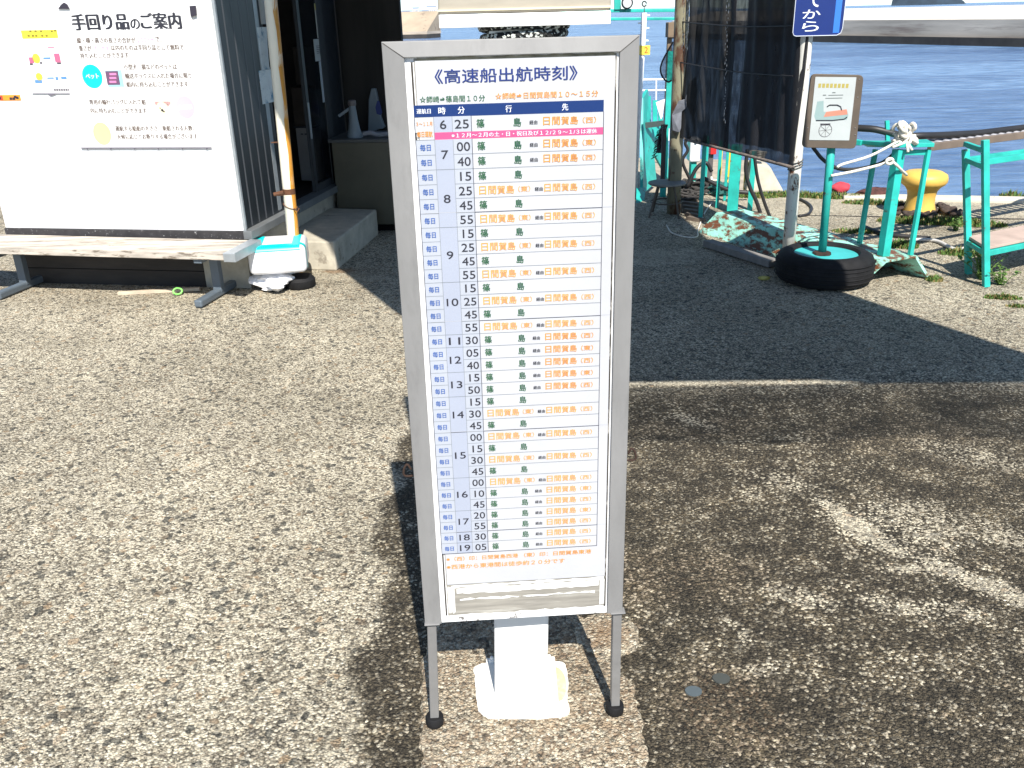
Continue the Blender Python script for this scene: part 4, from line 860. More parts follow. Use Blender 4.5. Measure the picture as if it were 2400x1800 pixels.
# stained pole before the hut side
pb_, pt_ = AY(686, 540, 5.53), AY(634, 0, 5.53); ext = (pt_ - pb_)
base = pb_ - ext * (pb_.z / ext.z); base.z = 0; topp = pt_ + ext * .55
pole = thing('support_pole', (base.x, base.y, 0), 'white pole stained orange down one side before the hut doorway', 'pole')
mb = MB(); mb.tube([base, base.lerp(topp, .3), base.lerp(topp, .6), topp], .0375, 20); mb.build('pole', ORANGEP, pole, smooth=True)
mb = MB(); n_ = 24; vs = []
for i in range(n_ + 1):
    p = base.lerp(topp, i / n_); e0 = -.95 + .18 * math.sin(i * 1.9) + .12 * math.sin(i * 4.3)
    for j in range(9): a_ = e0 + (1.2 - e0) * j / 8; vs.append(p + Vector((math.cos(a_) * .0379, math.sin(a_) * .0379, 0)))
mb.add(vs, [[i * 9 + j, i * 9 + j + 1, (i + 1) * 9 + j + 1, (i + 1) * 9 + j] for i in range(n_) for j in range(8)])
mb.build('orange_stain', mat('orange_stain', (.62, .28, .04), .5, var=.25, scale=9, col2=(.72, .52, .22), amt=.34, cscale=6, soft=.2, stretch=(1, 1, .3)), pole, smooth=True)
cl = base.lerp(topp, (AY(676, 450, 5.53).z) / topp.z)
mb = MB(); mb.tube([cl + Vector((0, 0, -.012)), cl + Vector((0, 0, .022))], .0390, 18); mb.tube([cl + Vector((-.03, -.03, 0)), cl + Vector((-.085, -.05, -.004))], [.016, .011], 8); mb.build('clamp', RUST, pole, smooth=False)
cl2 = base.lerp(topp, (AY(678, 482, 5.53).z) / topp.z); mb = MB()
mb.tube([cl2 + Vector((math.cos(a) * .0405, math.sin(a) * .0405, -.018 * math.cos(a + .5))) for a in np.linspace(0, 2 * math.pi, 25)], .003, 6, False); mb.tube([cl2 + Vector((.03, -.04, -.01)), cl2 + Vector((.052, -.045, -.03)), cl2 + Vector((.06, -.03, -.012))], .004, 6); mb.build('tie_wire', RUST, pole)
cl3 = base.lerp(topp, (AY(652, 332, 5.53).z) / topp.z); mb = MB(); mb.tube([cl3 + Vector((-.03, -.03, 0)), cl3 + Vector((-.07, -.04, 0))], .004, 6); mb.build('nail', RUST, pole)
# checked cord hanging by the wall
mb = MB(); pts = [HS.pt(*HS.uz(x, y), .03) for (x, y) in ((612, -30), (618, 60), (624, 150), (628, 158))]; mb.tube(curve_pts(pts, 6), .011, 8)
tag(mb.build('speckled_rope', ROPED, smooth=True), 'thick speckled cord hanging beside the stained pole', 'cord')

# concrete step, counter, back sheet
mb = MB(); S0 = HS.pt(.45, 0, .56); 
lp_ = [Vector((-1.52, 5.80, 0)), G(777, 637), Vector((-1.0, 6.75, 0)), Vector((-1.40, 6.85, 0))]
lp_[1] = Vector((-1.145, 5.72, 0))
mb.prism(lp_, (0, 0, .20)); tag(mb.build('concrete_step', CONC, bevel=.012), 'worn concrete step at the hut doorway', 'step')
CPn = Plane((AY(777, 400, 6.88).x, 6.88), (1, -.10))
cu0 = 0; cu1 = CPn.uz(960, 400)[0]; zt_ = CPn.uz(840, 326)[1]
ct = thing('counter', CPn.pt(.3, 0), 'dull olive metal counter in the shade behind the step', 'counter')
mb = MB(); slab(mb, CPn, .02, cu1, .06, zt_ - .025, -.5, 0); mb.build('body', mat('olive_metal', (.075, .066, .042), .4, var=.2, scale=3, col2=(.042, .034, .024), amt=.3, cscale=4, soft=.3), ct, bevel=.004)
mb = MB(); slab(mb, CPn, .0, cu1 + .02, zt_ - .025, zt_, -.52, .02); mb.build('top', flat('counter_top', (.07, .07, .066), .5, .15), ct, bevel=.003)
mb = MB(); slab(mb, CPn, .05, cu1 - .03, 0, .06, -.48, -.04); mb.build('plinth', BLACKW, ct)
BPn = Plane((AY(770, 100, 7.5).x, 7.5), (1, -.10))
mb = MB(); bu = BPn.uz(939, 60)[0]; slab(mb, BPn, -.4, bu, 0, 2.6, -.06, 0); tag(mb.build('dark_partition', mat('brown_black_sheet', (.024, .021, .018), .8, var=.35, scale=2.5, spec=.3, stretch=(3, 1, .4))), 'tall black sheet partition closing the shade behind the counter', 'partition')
# loudhailer standing on its bell
MEGW = mat('megaphone_grey', (.17, .20, .22), .5, var=.08)
c = CPn.pt(CPn.uz(822, 322)[0], zt_, -.12)
mg = thing('megaphone', c, 'white megaphone standing on its bell on the counter', 'megaphone')
hm = CPn.uz(815, 238)[1] - zt_; k_ = hm / .30
mb = MB(); mb.lathe([(.062, 0), (.060, .012), (.045, .06), (.034, .13), (.027, .21), (.024, hm - .04)], c, 24); auto_smooth(mb.build('bell', MEGW, mg))
mb = MB(); mb.lathe([(.030, hm - .04), (.032, hm - .03), (.031, hm - .004), (.024, hm)], c, 20); auto_smooth(mb.build('body', flat('mega_band', (.13, .11, .11), .5), mg))
mb = MB(); mb.bar(c + Vector((-.02, 0, hm - .06)), c + Vector((-.11, .0, hm - .115)), .022, .018); mb.build('handle', MEGW, mg, bevel=.004)
# white bag with navy marks hanging on the partition
a, b2 = BPn.uz(866, 306), BPn.uz(902, 228)
hbg = thing('hanging_bag', BPn.pt((a[0] + b2[0]) / 2, a[1], .02), 'white bag with navy marks hanging on the black partition above the counter', 'bag')
pts = [(866, 330), (868, 232), (874, 206), (884, 206), (889, 232), (897, 275), (905, 296), (900, 300), (884, 303), (880, 330)]
mb = MB(); mb.prism([BPn.pt(*BPn.uz(*p), .01) for p in pts], BPn.n * .05); mb.build('fabric', MEGW, hbg, bevel=.006)
mb = MB(); mb.add([BPn.pt(*BPn.uz(*p), .0612) for p in ((888, 235), (893, 234), (900, 262), (896, 268), (887, 265), (884, 250))], [list(range(6))]); mb.build('navy_mark', NAVYINK, hbg)
mb = MB(); pts = [CPn.pt(CPn.uz(x, y)[0], zt_ + .022 + dz, -.10) for (x, y, dz) in ((843, 318, 0), (860, 316, .01), (880, 316, -.005), (910, 314, .004), (940, 316, 0))]; mb.tube(curve_pts(pts, 5), .018, 10)
tag(mb.build('rolled_cloth', flat('cloth_grey', (.26, .26, .28), .8, .2), smooth=True), 'rolled grey cloth lying along the counter top', 'cloth')
c = G(893, 520); mb = MB(); mb.box((c.x, c.y, .06), (.16, .12, .12)); tag(mb.build('socket_box', flat('socket_grey', (.14, .14, .13), .6, .2), bevel=.006), 'small grey socket box on the ground below the counter', 'box')

# ================================================================== RIGHT SIDE: poles, hanging net, blue sign
def vert_pole(px, py, r, mtl, name, label, top=2.75, pt2=None, n=18):
    b_ = G(px, py); 
    t = thing(name, (b_.x, b_.y, 0), label, 'pole')
    tp = Vector((b_.x, b_.y, top))
    if pt2 is not None: q = AY(*pt2, b_.y); tp = Vector((b_.x, b_.y, 0)) + (q - Vector((b_.x, b_.y, 0))) * (top / q.z)
    mb = MB(); mb.tube([Vector((b_.x, b_.y, 0)).lerp(tp, i / 8) for i in range(9)], r, n); mb.build('pole', mtl, t, smooth=True)
    return t, Vector((b_.x, b_.y, 0)), tp
wp, wp0, wp1 = vert_pole(1846, 604, .040, RUSTP, 'rusty_white_pole', 'rust spotted white pole carrying the blue sign', pt2=(1888, 100))
mb = MB()
for zz in (.02, .05): mb.tube([wp0 + Vector((0, 0, zz)), wp0 + Vector((0, 0, zz + .012))], .044, 16)
mb.build('base_collar', RUST, wp)
cz = AY(1860, 385, wp0.y).z; mb = MB(); pcl = wp0.lerp(wp1, cz / wp1.z)
for q in range(3): mb.tube([pcl + Vector((math.cos(a) * .044, math.sin(a) * .044, q * .018 - .02 + .014 * math.cos(a))) for a in np.linspace(0, 2 * math.pi, 25)], .0035, 6, False)
mb.build('tie_wire', ROPED, wp)
bs = Plane((AY(1856, 60, wp0.y - .06).x, wp0.y - .06), (1, -.05))
ua, zb = bs.uz(1858, 85); ub = bs.uz(1972, 88)[0]
bsg = MB(); cr_ = .02
lp_ = [bs.pt(ua + .018, zb, .0), bs.pt(ub - .03, zb, 0), bs.pt(ub - .008, zb + .012, 0), bs.pt(ub, zb + .035, 0), bs.pt(ub + .004, zb + .9, 0), bs.pt(ua - .004, zb + .9, 0), bs.pt(ua - .002, zb + .02, 0), bs.pt(ua + .006, zb + .005, 0)]
bsg.prism(lp_, -bs.n * .004); sg_ = bsg.build('sign_plate', mat('sign_blue', (.006, .022, .15), .25, var=.12, scale=3), wp)
mb = MB(); lp2 = [p + bs.n * .0012 for p in lp_]; mb.tube(lp2 + [lp2[0]], .0022, 6, False); mb.build('sign_rim', flat('rim_white', (.62, .66, .74)), sg_)
mb = MB(); um = (ua + ub) / 2 - .055
for ch, y0, y1, x0, x1 in (('で', -24, 17, 1893, 1926), ('か', 22, 44, 1880, 1924), ('ら', 49, 74, 1879, 1920)):
    a, b2 = bs.uz(x0, y1), bs.uz(x1, y0); text(mb, bs, ch, a[0], b2[0], a[1], b2[1], .0015, .012, 4)
mb.build('sign_lettering', flat('sign_white', (.72, .76, .82)), sg_)
mb = MB(); rect(mb, bs, ub - .055, ub - .018, zb + .014, zb + .9, .0008); mb.build('bright_strip', flat('sign_bright', (.03, .16, .58), .2), sg_)  # brighter blue strip near the sign's right edge
for zz in (.12, .5): mb = MB(); slab(mb, bs, (ua + ub) / 2 - .06, (ua + ub) / 2 + .06, zb + zz, zb + zz + .02, -.02, -.004); mb.build('sign_clamp', GALV, sg_)

np_, np0, np1 = vert_pole(1578, 500, .055, RUSTP2, 'net_pole', 'rust stained cream pole holding the left edge of the shade net', pt2=(1598, 30))
for (px, py, r_) in ((1583, 352, .016), (1578, 406, .014), (1590, 300, .012)): c = AY(px, py, np0.y - .052); mb = MB(); mb.lathe([(.002, 0), (r_, .002), (r_ * .7, .006)], c, 10); mb.build('rust_hole', RUST, np_)
# net: two overlapping cloths hung between the poles
NETD = weave_mat('net_weave_dense', (.010, .010, .011), .0, .05, 22, (1, 1, .25)); NETT = weave_mat('net_weave_thin', (.010, .011, .016), .03, .13, 24, (1, 1, .4))
nA, nB = np0 + Vector((.03, -.06, 0)), wp0 + Vector((-.02, -.045, 0)); NP_ = Plane(nA[:2], (nB - nA)[:2]); NL = (nB - nA).length
zl = NP_.uz(1592, 322)[1]; zr = NP_.uz(1846, 388)[1]
nt_ = thing('shade_net', nA, 'black shade net hung between the two rusty poles', 'net')
def cloth(u0, u1, ztop, off, wave, amp, mtl, name, nu=60, nv=18, dz=0.0, lag=0.0):
    mb = MB(); vs = []
    for j in range(nv + 1):
        for i in range(nu + 1):
            f = u0 + (u1 - u0) * i / nu; zbm = zl + (zr - zl) * (f / NL) ** 1.15 + dz; z = zbm + (ztop - zbm) * j / nv
            o_ = off + amp * math.sin(f * wave + .6 * math.sin(z * 2) + lag) + .010 * math.sin(f * 41 + z * 3)
            vs.append(NP_.pt(f + .008 * math.sin(z * 6), z, o_))
    n1_ = nu + 1; mb.add(vs, [[j * n1_ + i, j * n1_ + i + 1, (j + 1) * n1_ + i + 1, (j + 1) * n1_ + i] for j in range(nv) for i in range(nu)]); return mb.build(name, mtl, nt_, smooth=True)
um = NP_.uz(1712, 200)[0]
cloth(0, um, 2.6, .0, 26, .014, NETD, 'net_panel'); cloth(um - .03, NL, 2.6, .012, 14, .016, NETT, 'net_panel'); cloth(um + .10, NL - .05, 2.6, -.04, 9, .02, NETT, 'net_panel', dz=.06)
mb = MB(); pts = [NP_.pt(f, zl + (zr - zl) * (f / NL) ** 1.15 + .004, .03) for f in np.linspace(-.02, NL + .02, 16)]; mb.tube(pts, .011, 8); mb.build('bottom_rope', mat('grey_rope', (.16, .135, .12), .9, var=.5, scale=24), nt_, smooth=True)
mb = MB()
for (ya, yb) in ((50, 60), (145, 178)): 
    a = NP_.pt(*NP_.uz(1600, ya), .035); b2 = NP_.pt(*NP_.uz(1870, yb), .035); mb.tube(curve_pts([a, a.lerp(b2, .33) + Vector((0, 0, -.012)), a.lerp(b2, .66) + Vector((0, 0, -.016)), b2], 6), .005, 6)
mb.build('tie_cord', CABLE, nt_)
for (px, amp_, n_) in ((1612, .010, 34), (1622, .006, 24), (1716, .008, 46)):
    mb = MB()
    for q in range(n_):
        y = -10 + q * (300 if px > 1700 else 130) / n_; u_c, z_c = NP_.uz(px + (y * -.03) + random.uniform(-3, 3), y + random.uniform(-2, 2)); s_ = random.uniform(.004, .011)
        mb.add([NP_.pt(u_c - s_ * .7, z_c, .034), NP_.pt(u_c, z_c - s_ * 1.5, .035), NP_.pt(u_c + s_ * .6, z_c, .034), NP_.pt(u_c, z_c + s_ * 1.5, .035)], [[0, 1, 2, 3]])
    mb.build('frayed_edge', flat('frayed_fibre', (.42, .43, .46), .8), nt_)
# grey rag tied on the pole
pts = [(1606, 232), (1614, 196), (1632, 178), (1634, 215), (1630, 262), (1624, 276), (1616, 258), (1610, 250), (1598, 262), (1596, 300), (1592, 310), (1576, 306), (1574, 270), (1590, 236)]
RP = Plane((np0.x, np0.y - .085), (1, -.1)); mb = MB(); mb.prism([RP.pt(*RP.uz(*p), .012 * math.sin(i * 2.1)) for i, p in enumerate(pts)], RP.n * .014)
tag(mb.build('rag', mat('grey_rag', (.14, .15, .18), .9, var=.35, scale=16, bump=.5), bevel=.004), 'torn grey rag tied to the net pole', 'rag')

# round stool with thin legs by the net pole
sc = G(1560, 505); st_z = AY(1560, 427, sc.y).z
stl = thing('stool', (sc.x, sc.y, 0), 'old round topped metal stool beside the net pole', 'stool')
mb = MB(); mb.lathe([(.14, st_z - .018), (.152, st_z - .010), (.150, st_z), (.12, st_z + .004)], (sc.x, sc.y, 0), 28); auto_smooth(mb.build('seat', mat('grey_seat', (.17, .165, .15), .6, var=.2), stl))
for q in range(4):
    a = q * math.pi / 2 + .5; mb = MB(); mb.tube([(sc.x + .09 * math.cos(a), sc.y + .09 * math.sin(a), st_z - .016), (sc.x + .17 * math.cos(a), sc.y + .17 * math.sin(a), .0)], .008, 8); mb.build('leg', mat('brown_tube', (.075, .06, .045), .6), stl)
mb = MB(); mb.tube([(sc.x + .125 * math.cos(a), sc.y + .125 * math.sin(a), st_z * .42) for a in np.linspace(0, 2 * math.pi, 25)], .006, 6, False); mb.build('ring_stretcher', mat('brown_tube', (.075, .06, .045), .6), stl)

# ================================================================== TYRE STAND with framed notice
tc_ = Vector((1.925, 5.235, 0)); TRr = .285
ms = thing('notice_stand', tc_, 'framed notice on a turquoise pole set in an old tyre', 'stand')
mb = MB(); mb.lathe([(TRr - .10, .012), (TRr - .05, .002), (TRr - .012, .02), (TRr, .05), (TRr + .004, .09), (TRr, .135), (TRr - .014, .165), (TRr - .05, .184), (TRr - .085, .182), (TRr - .098, .165), (TRr - .10, .14)], tc_, 56)
ty = mb.build('tyre', BLACKR, ms); auto_smooth(ty, 40)
mb = MB()
for q in range(5):
    zz = .045 + q * .024; mb.tube([tc_ + Vector((math.cos(a) * (TRr + .0035), math.sin(a) * (TRr + .0035), zz)) for a in np.linspace(0, 2 * math.pi, 49)], .0035, 5, False)
mb.build('tread', BLACKR, ty)
mb = MB(); mb.lathe([(.02, .150), (.187, .150), (.1885, .158), (.186, .164), (.12, .166), (.05, .168), (.03, .172)], tc_, 44); auto_smooth(mb.build('hub_disc', mat('turquoise_disc', (.05, .42, .42), .5, var=.15, scale=9, col2=(.035, .11, .12), amt=.12), ms))
mq = tc_ + Vector((-.03, -.02, .168)); mt2 = AY(1949, 335, mq.y)
mb = MB(); mb.tube([mq, mt2 + (mt2 - mq) * .35], .0235, 16); mb.build('pole', TEALD, ms, smooth=True)
mb = MB(); mb.lathe([(.055, 0), (.05, .012), (.03, .016)], mq, 12, .12); mb.build('pole_flange', mat('dark_rust', (.035, .018, .012), .9, var=.4), ms)
MP = Plane((AY(1880, 260, mq.y - .045).x, mq.y - .045), (1, -.04))
def rr_loop(pl, c4, r, off, n=5):
    """rounded corner loop from 4 corners (u,z) in order bl, br, tr, tl"""
    out = []
    for i in range(4):
        p = Vector(c4[i]); a = (Vector(c4[i - 1]) - p).normalized(); b_ = (Vector(c4[(i + 1) % 4]) - p).normalized()
        for k_ in range(n + 1):
            t = k_ / n; q = p + a * r * (1 - t) ** 2 + b_ * r * t ** 2; out.append(pl.pt(q.x, q.y, off))
    return out
c4 = [MP.uz(*p) for p in ((1880, 346), (2006, 349), (2025, 176), (1902, 173))]
mb = MB(); mb.prism(rr_loop(MP, c4, .03, 0), -MP.n * .022); bo = mb.build('backboard', BROWNB, ms, bevel=.003)
c4 = [MP.uz(*p) for p in ((1896, 328), (1990, 329), (2007, 181), (1911, 180))]
mb = MB(); mb.prism(rr_loop(MP, c4, .002, .0006, 1), MP.n * .002); pap = mb.build('notice_sheet', mat('notice_laminate', (.42, .455, .46), .22, var=.06, scale=6), bo)
def mq_(x0, y0, x1, y1, off=.0032): a, b2 = MP.uz(x0, y1), MP.uz(x1, y0); return a[0], b2[0], a[1], b2[1], off
mb = MB()
for q in range(8): x = 1917 + q * 9.2; u_a, u_b, z_a, z_b, o_ = mq_(x, 195.5 + .1 * q, x + 7.5, 205.5 + .1 * q); rect(mb, MP, u_a, u_b, z_a, z_b, o_)
mb.build('heading_block', flat('olive_heading', (.36, .30, .07)), pap)
mb = MB()
for (x0, y, x1) in ((1950, 217, 1958), (1928, 223, 1936), (1941, 223, 1976), (1934, 230, 1974)): rect(mb, MP, *mq_(x0, y - 1.4, x1, y + 1.4))
mb.build('small_print', flat('print_grey', (.14, .16, .16)), pap)
mb = MB(); mb.add([MP.pt(*MP.uz(*p), .0028) for p in ((1915, 238), (1930, 236), (1930, 262), (1942, 262), (1985, 258), (1988, 270), (1984, 281), (1912, 284), (1908, 272))], [list(range(9))]); mb.build('boat_picture', flat('boat_teal', (.24, .34, .34)), pap)
mb = MB(); mb.add([MP.pt(*MP.uz(*p), .0033) for p in ((1936, 262), (1984, 256), (1986, 268), (1930, 274))], [list(range(4))]); mb.build('boat_hull', flat('boat_red', (.52, .20, .14)), pap)
mb = MB(); mb.tube([MP.pt(*MP.uz(*p), .0036) for p in ((1938, 250), (1944, 246), (1962, 246), (1970, 250), (1972, 258))], .003, 5)
mb.tube([MP.pt(*MP.uz(*p), .0036) for p in ((1912, 282), (1950, 282), (1978, 279), (1985, 274))], .0028, 5); mb.build('boat_outline', BLACKINK, pap)
c_ = MP.uz(1934, 305); mb = MB(); mb.tube([MP.pt(c_[0] + .036 * math.cos(a), c_[1] + .036 * math.sin(a), .0034) for a in np.linspace(0, 2 * math.pi, 29)], .0016, 5, False)
for q in range(4): a = q * math.pi / 4 + .1; mb.tube([MP.pt(c_[0] + .034 * math.cos(a), c_[1] + .034 * math.sin(a), .0034), MP.pt(c_[0] - .034 * math.cos(a), c_[1] - .034 * math.sin(a), .0034)], .0009, 4)
mb.build('round_mark', flat('mark_grey', (.12, .12, .13)), pap)
mb = MB(); u_a, u_b, z_a, z_b, _ = mq_(1922, 289, 1946, 294); rect(mb, MP, u_a, u_b, z_a, z_b, .0030); mb.build('mark_cap', BLACKINK, pap)
for (px, py) in ((2014, 186), (2010, 228), (2004, 300), (1893, 300), (2004, 316)): mb = MB(); mb.lathe([(.0035, 0), (.0035, .002)], MP.pt(*MP.uz(px, py), .001), 8); mb.build('screw', GALV, bo)

# plank on the ground and the rusty turquoise channel cover
a, b2 = G(1690, 588), G(1812, 628); mb = MB(); mb.bar(a + Vector((-.07, .12, .03)), b2 + Vector((0, 0, .03)), .045, .085, side=(0, 0, 1))
tag(mb.build('ground_plank', mat('grey_timber', (.20, .19, .18), .85, var=.2, scale=10, stretch=(3, 1, 1)), bevel=.004), 'grey timber plank lying beside the rusty channel cover', 'plank')
fL = G(2016, 668); fR = G(2182, 655); back = G(1636, 545) - fL; back.z = 0
tl = AY(2076, 611, fL.y - .02); tr = AY(2148, 607, fR.y); tl.z = max(.12, tl.z); tr.z = tl.z
prof = [fL, tl, tr, fR]
cv = thing('channel_cover', (fL.x, fL.y, 0), 'long rusty turquoise steel channel cover on the quay', 'cover')
mb = MB(); th = .010; inner = []
cen = (fL + fR) * .5
vs = []
for s in (0, 1):
    off = back * s
    for p in prof: vs.append(p + off)
    for p in prof: q = p + (cen - p).normalized() * .016; q.z = max(0, q.z); vs.append(q + off)
f = []
for i in range(3): f += [[i, i + 1, i + 9, i + 8], [i + 4, i + 12, i + 13, i + 5], [i, i + 4, i + 5, i + 1], [i + 8, i + 9, i + 13, i + 12]]
f += [[0, 8, 12, 4], [3, 7, 15, 11]]
mb.add(vs, f); mb.build('cover_sheet', TEALR, cv)
# rope stand standing on the cover
stp = thing('rope_stand', (2.30, 5.25, 0), 'turquoise three legged steel stand on the channel cover with rope tied on top', 'stand')
zt = .150
def leg(pt_px, pb_px, Yt, Yb, w_, d_, name='leg'):
    a, b2 = AY(*pt_px, Yt), AY(*pb_px, Yb); b2.z = zt if b2.z > .06 else b2.z
    mb = MB(); mb.bar(b2, a, w_, d_, side=(1, .35, 0)); mb.build(name, TEAL, stp, bevel=.003)
leg((2107, 350), (2070, 600), 5.25, 5.20, .052, .055); leg((2176, 350), (2133, 600), 5.26, 5.20, .026, .026); leg((2052, 350), (2012, 588), 5.52, 5.52, .026, .026)
pA, pB, pC = AY(2107, 343, 5.25), AY(2180, 343, 5.26), AY(2040, 346, 5.52)
mb = MB(); mb.prism([pC + Vector((-.01, .02, 0)), AY(2020, 338, 5.5), pA + Vector((-.02, -.05, 0)), pB + Vector((.01, -.03, 0)), pB + Vector((.04, .14, .0)), pC + Vector((.2, .12, 0))], (0, 0, .022)); mb.build('top_plate', TEAL, stp, bevel=.002)
mb = MB(); mb.bar(AY(2118, 357, 5.26), AY(2174, 357, 5.27), .03, .02); mb.build('cross_bar', TEAL, stp, bevel=.002); mb = MB(); mb.bar(AY(2020, 335, 5.5), AY(1975, 328, 5.6), .03, .03); mb.build('cross_bar', TEAL, stp, bevel=.002)
mb = MB(); mb.bar(AY(2080, 330, 5.6), AY(2079, 283, 5.6), .022, .022); mb.build('rear_stub', TEAL, stp)
# knotted rope
rnd = random.Random(11); mb = MB(); kc = AY(2122, 318, 5.25)
for q in range(20):
    c = kc + Vector((rnd.uniform(-.045, .055), rnd.uniform(-.03, .03), rnd.uniform(-.045, .055))); ax = Vector((rnd.uniform(-1, 1), rnd.uniform(-1, 1), rnd.uniform(-1, 1))).normalized(); x = ax.orthogonal().normalized(); y = ax.cross(x); r_ = rnd.uniform(.014, .036)
    mb.tube([c + (x * math.cos(a) + y * math.sin(a)) * r_ for a in np.linspace(0, 2 * math.pi * .92, 16)], .0105, 7)
for e in ((2092, 345), (2138, 352), (2128, 356)): mb.tube([kc + Vector((0, -.03, -.03)), AY(*e, 5.18)], .008, 6)
mb.tube(curve_pts([kc + Vector((-.05, -.02, -.03)), AY(2040, 365, 5.2), AY(1975, 385, 5.17), AY(1962, 392, 5.16)], 6), .008, 6)
tag(mb.build('rope_knot', ROPEW, smooth=True), 'bundle of knotted white rope on top of the turquoise rope stand', 'rope')
mb = MB(); mb.tube(curve_pts([AY(1948, 412, 5.17), AY(2000, 402, 5.2), AY(2060, 387, 5.22), AY(2085, 378, 5.20), AY(2098, 384, 5.16), AY(2112, 398, 5.2), AY(2125, 410, 5.3)], 6), .0085, 6)
mb.tube([AY(2085, 378, 5.17) + Vector((math.cos(a) * .02, 0, math.sin(a) * .016)) for a in np.linspace(0, 6, 14)], .008, 6)
tag(mb.build('slack_rope', ROPEW, smooth=True), 'slack pale rope strung from the notice pole to the rope stand', 'rope')
mb = MB(); mb.tube(curve_pts([AY(1905, 345, 5.4), AY(1930, 375, 5.4), AY(1965, 395, 5.4), AY(2010, 396, 5.42), AY(2065, 382, 5.45), AY(2098, 358, 5.5)], 6), .011, 8)
tag(mb.build('sagging_hose', CABLE, smooth=True), 'thin black hose sagging behind the notice pole', 'hose')
mb = MB(); mb.tube(curve_pts([AY(1965, 296, 5.75), AY(2010, 300, 5.68), AY(2050, 303, 5.62), AY(2085, 311, 5.6), AY(2120, 319, 5.6), AY(2160, 318, 5.6), AY(2200, 317, 5.66), AY(2260, 314, 5.78), AY(2300, 311, 5.86), AY(2350, 305, 5.95), AY(2430, 295, 6.1)], 6), .021, 12)
tag(mb.build('thick_hose', CABLE, smooth=True), 'thick black hose lying along the roller conveyor', 'hose')

# roller conveyor on its turquoise rack
cA, cB = AY(2178, 345, 5.55), AY(2400, 324, 5.98); cd = (cB - cA); cd.z = 0; Lc = 2.4; cd.normalize(); cn = Vector((-cd.y, cd.x, 0)); zc_ = cA.z
cvr = thing('roller_conveyor', cA - Vector((0, 0, .04)), 'grey brown roller conveyor resting on the turquoise rack by the water', 'conveyor')
for s in (0, 1):
    o_ = cn * (.17 * s); mb = MB(); mb.bar(cA + o_ + Vector((0, 0, .0)), cA + cd * Lc + o_ + Vector((0, 0, .0)), .044, .03, side=(0, 0, 1)); mb.build('side_rail', mat('rusty_rail', (.15, .115, .09), .7, var=.2, col2=(.30, .28, .25), amt=.15, cscale=5), cvr, bevel=.003)
for q in range(int(Lc / .075)):
    c = cA + cd * (.05 + q * .075) + Vector((0, 0, .010)); mb = MB(); mb.tube([c + cn * .008, c + cn * .162], .019, 10); mb.build('roller', mat('roller_grey', (.22, .22, .24), .5, .2, var=.15), cvr, smooth=True)
rk = thing('conveyor_rack', G(2311, 672), 'turquoise angle steel rack under the roller conveyor', 'rack')
l0, l1 = G(2311, 672), AY(2309, 328, 5.08); m0, m1 = G(2270, 642), AY(2263, 350, 5.36)
mb = MB(); mb.bar(l0, l1, .034, .034, side=(1, 0, 0)); mb.build('leg', TEAL, rk, bevel=.002)
mb = MB(); mb.bar(m0, m1, .034, .034, side=(1, 0, 0)); mb.build('leg', TEAL, rk, bevel=.002)
rd = Vector((.80, .42, 0)).normalized()
def on_leg(a, b2, z): t = (z - a.z) / (b2.z - a.z); return a.lerp(b2, t)
zl_, zu_ = AY(2312, 592, 5.04).z, AY(2311, 380, 5.06).z
zu2 = AY(2266, 375, 5.36).z
for a, b2, z, n_ in ((l0, l1, zl_, 'rail'), (l0, l1, zu_, 'rail'), (m0, m1, zl_, 'rail'), (m0, m1, zu2, 'rail')):
    p = on_leg(a, b2, z); mb = MB(); mb.bar(p, p + rd * 2.0, .032, .030); mb.build(n_, TEAL, rk, bevel=.002)
for z in (zl_, zu_ - .03, l1.z - .06):
    mb = MB(); mb.bar(on_leg(l0, l1, z), on_leg(m0, m1, z), .028, .026); mb.build('cross_bar', TEAL, rk, bevel=.002)
for a in (l0, m0): pass
for base_ in (l0, m0):
    p = base_ + rd * 1.9; mb = MB(); mb.bar(Vector((p.x, p.y, 0)), Vector((p.x, p.y, l1.z - .04)), .034, .034, side=(1, 0, 0)); mb.build('leg', TEAL, rk, bevel=.002)
mb = MB(); p = on_leg(l0, l1, zl_) + Vector((0, .0, .02)); q = on_leg(m0, m1, zl_) + Vector((0, 0, .02)); mb.prism([p, q, q + rd * 1.9, p + rd * 1.9], (0, 0, .016)); tag(mb.build('shelf_board', mat('pale_board', (.42, .32, .27), .8, var=.15), bevel=.002), 'pale board lying on the lower rails of the turquoise rack', 'board')

# bollard with old rope round its foot
bc = Vector((3.29, 7.02, 0)); Kb = 1.0
mb = MB(); mb.lathe([(.125, 0), (.118, .04), (.106, .09), (.104, .14), (.112, .185), (.132, .215), (.160, .236), (.174, .256), (.176, .285), (.168, .312), (.13, .334), (.06, .344), (.01, .345)], bc, 40)
bo_ = mb.build('bollard', YELLOW); auto_smooth(bo_, 60); tag(bo_, 'yellow mushroom shaped mooring bollard at the quay edge', 'bollard')
rnd = random.Random(3); mb = MB()
for q in range(30):
    a = rnd.uniform(0, 6.28); r_ = rnd.uniform(.15, .27); c = bc + Vector((math.cos(a) * r_, math.sin(a) * r_ - .02, .03)); ax = Vector((rnd.uniform(-.5, .5), rnd.uniform(-.5, .5), 1)).normalized(); x = ax.orthogonal().normalized(); y = ax.cross(x); s_ = rnd.uniform(.025, .05)
    mb.tube([c + (x * math.cos(t) + y * math.sin(t)) * s_ for t in np.linspace(0, 5.6, 14)], .016, 6)
tag(mb.build('old_rope', mat('tarred_rope', (.05, .035, .028), .9, var=.5, scale=20), smooth=True), 'dark tarred rope heaped round the foot of the yellow bollard', 'rope')
c = G(1968, 452); mb = crumple((c.x, c.y, .045), .085, .06, .05, 8, .3); tag(mb.build('red_cloth', flat('red_cloth', (.45, .04, .06), .8, .3), smooth=True), 'crumpled red cloth on the weeds at the quay edge', 'cloth')
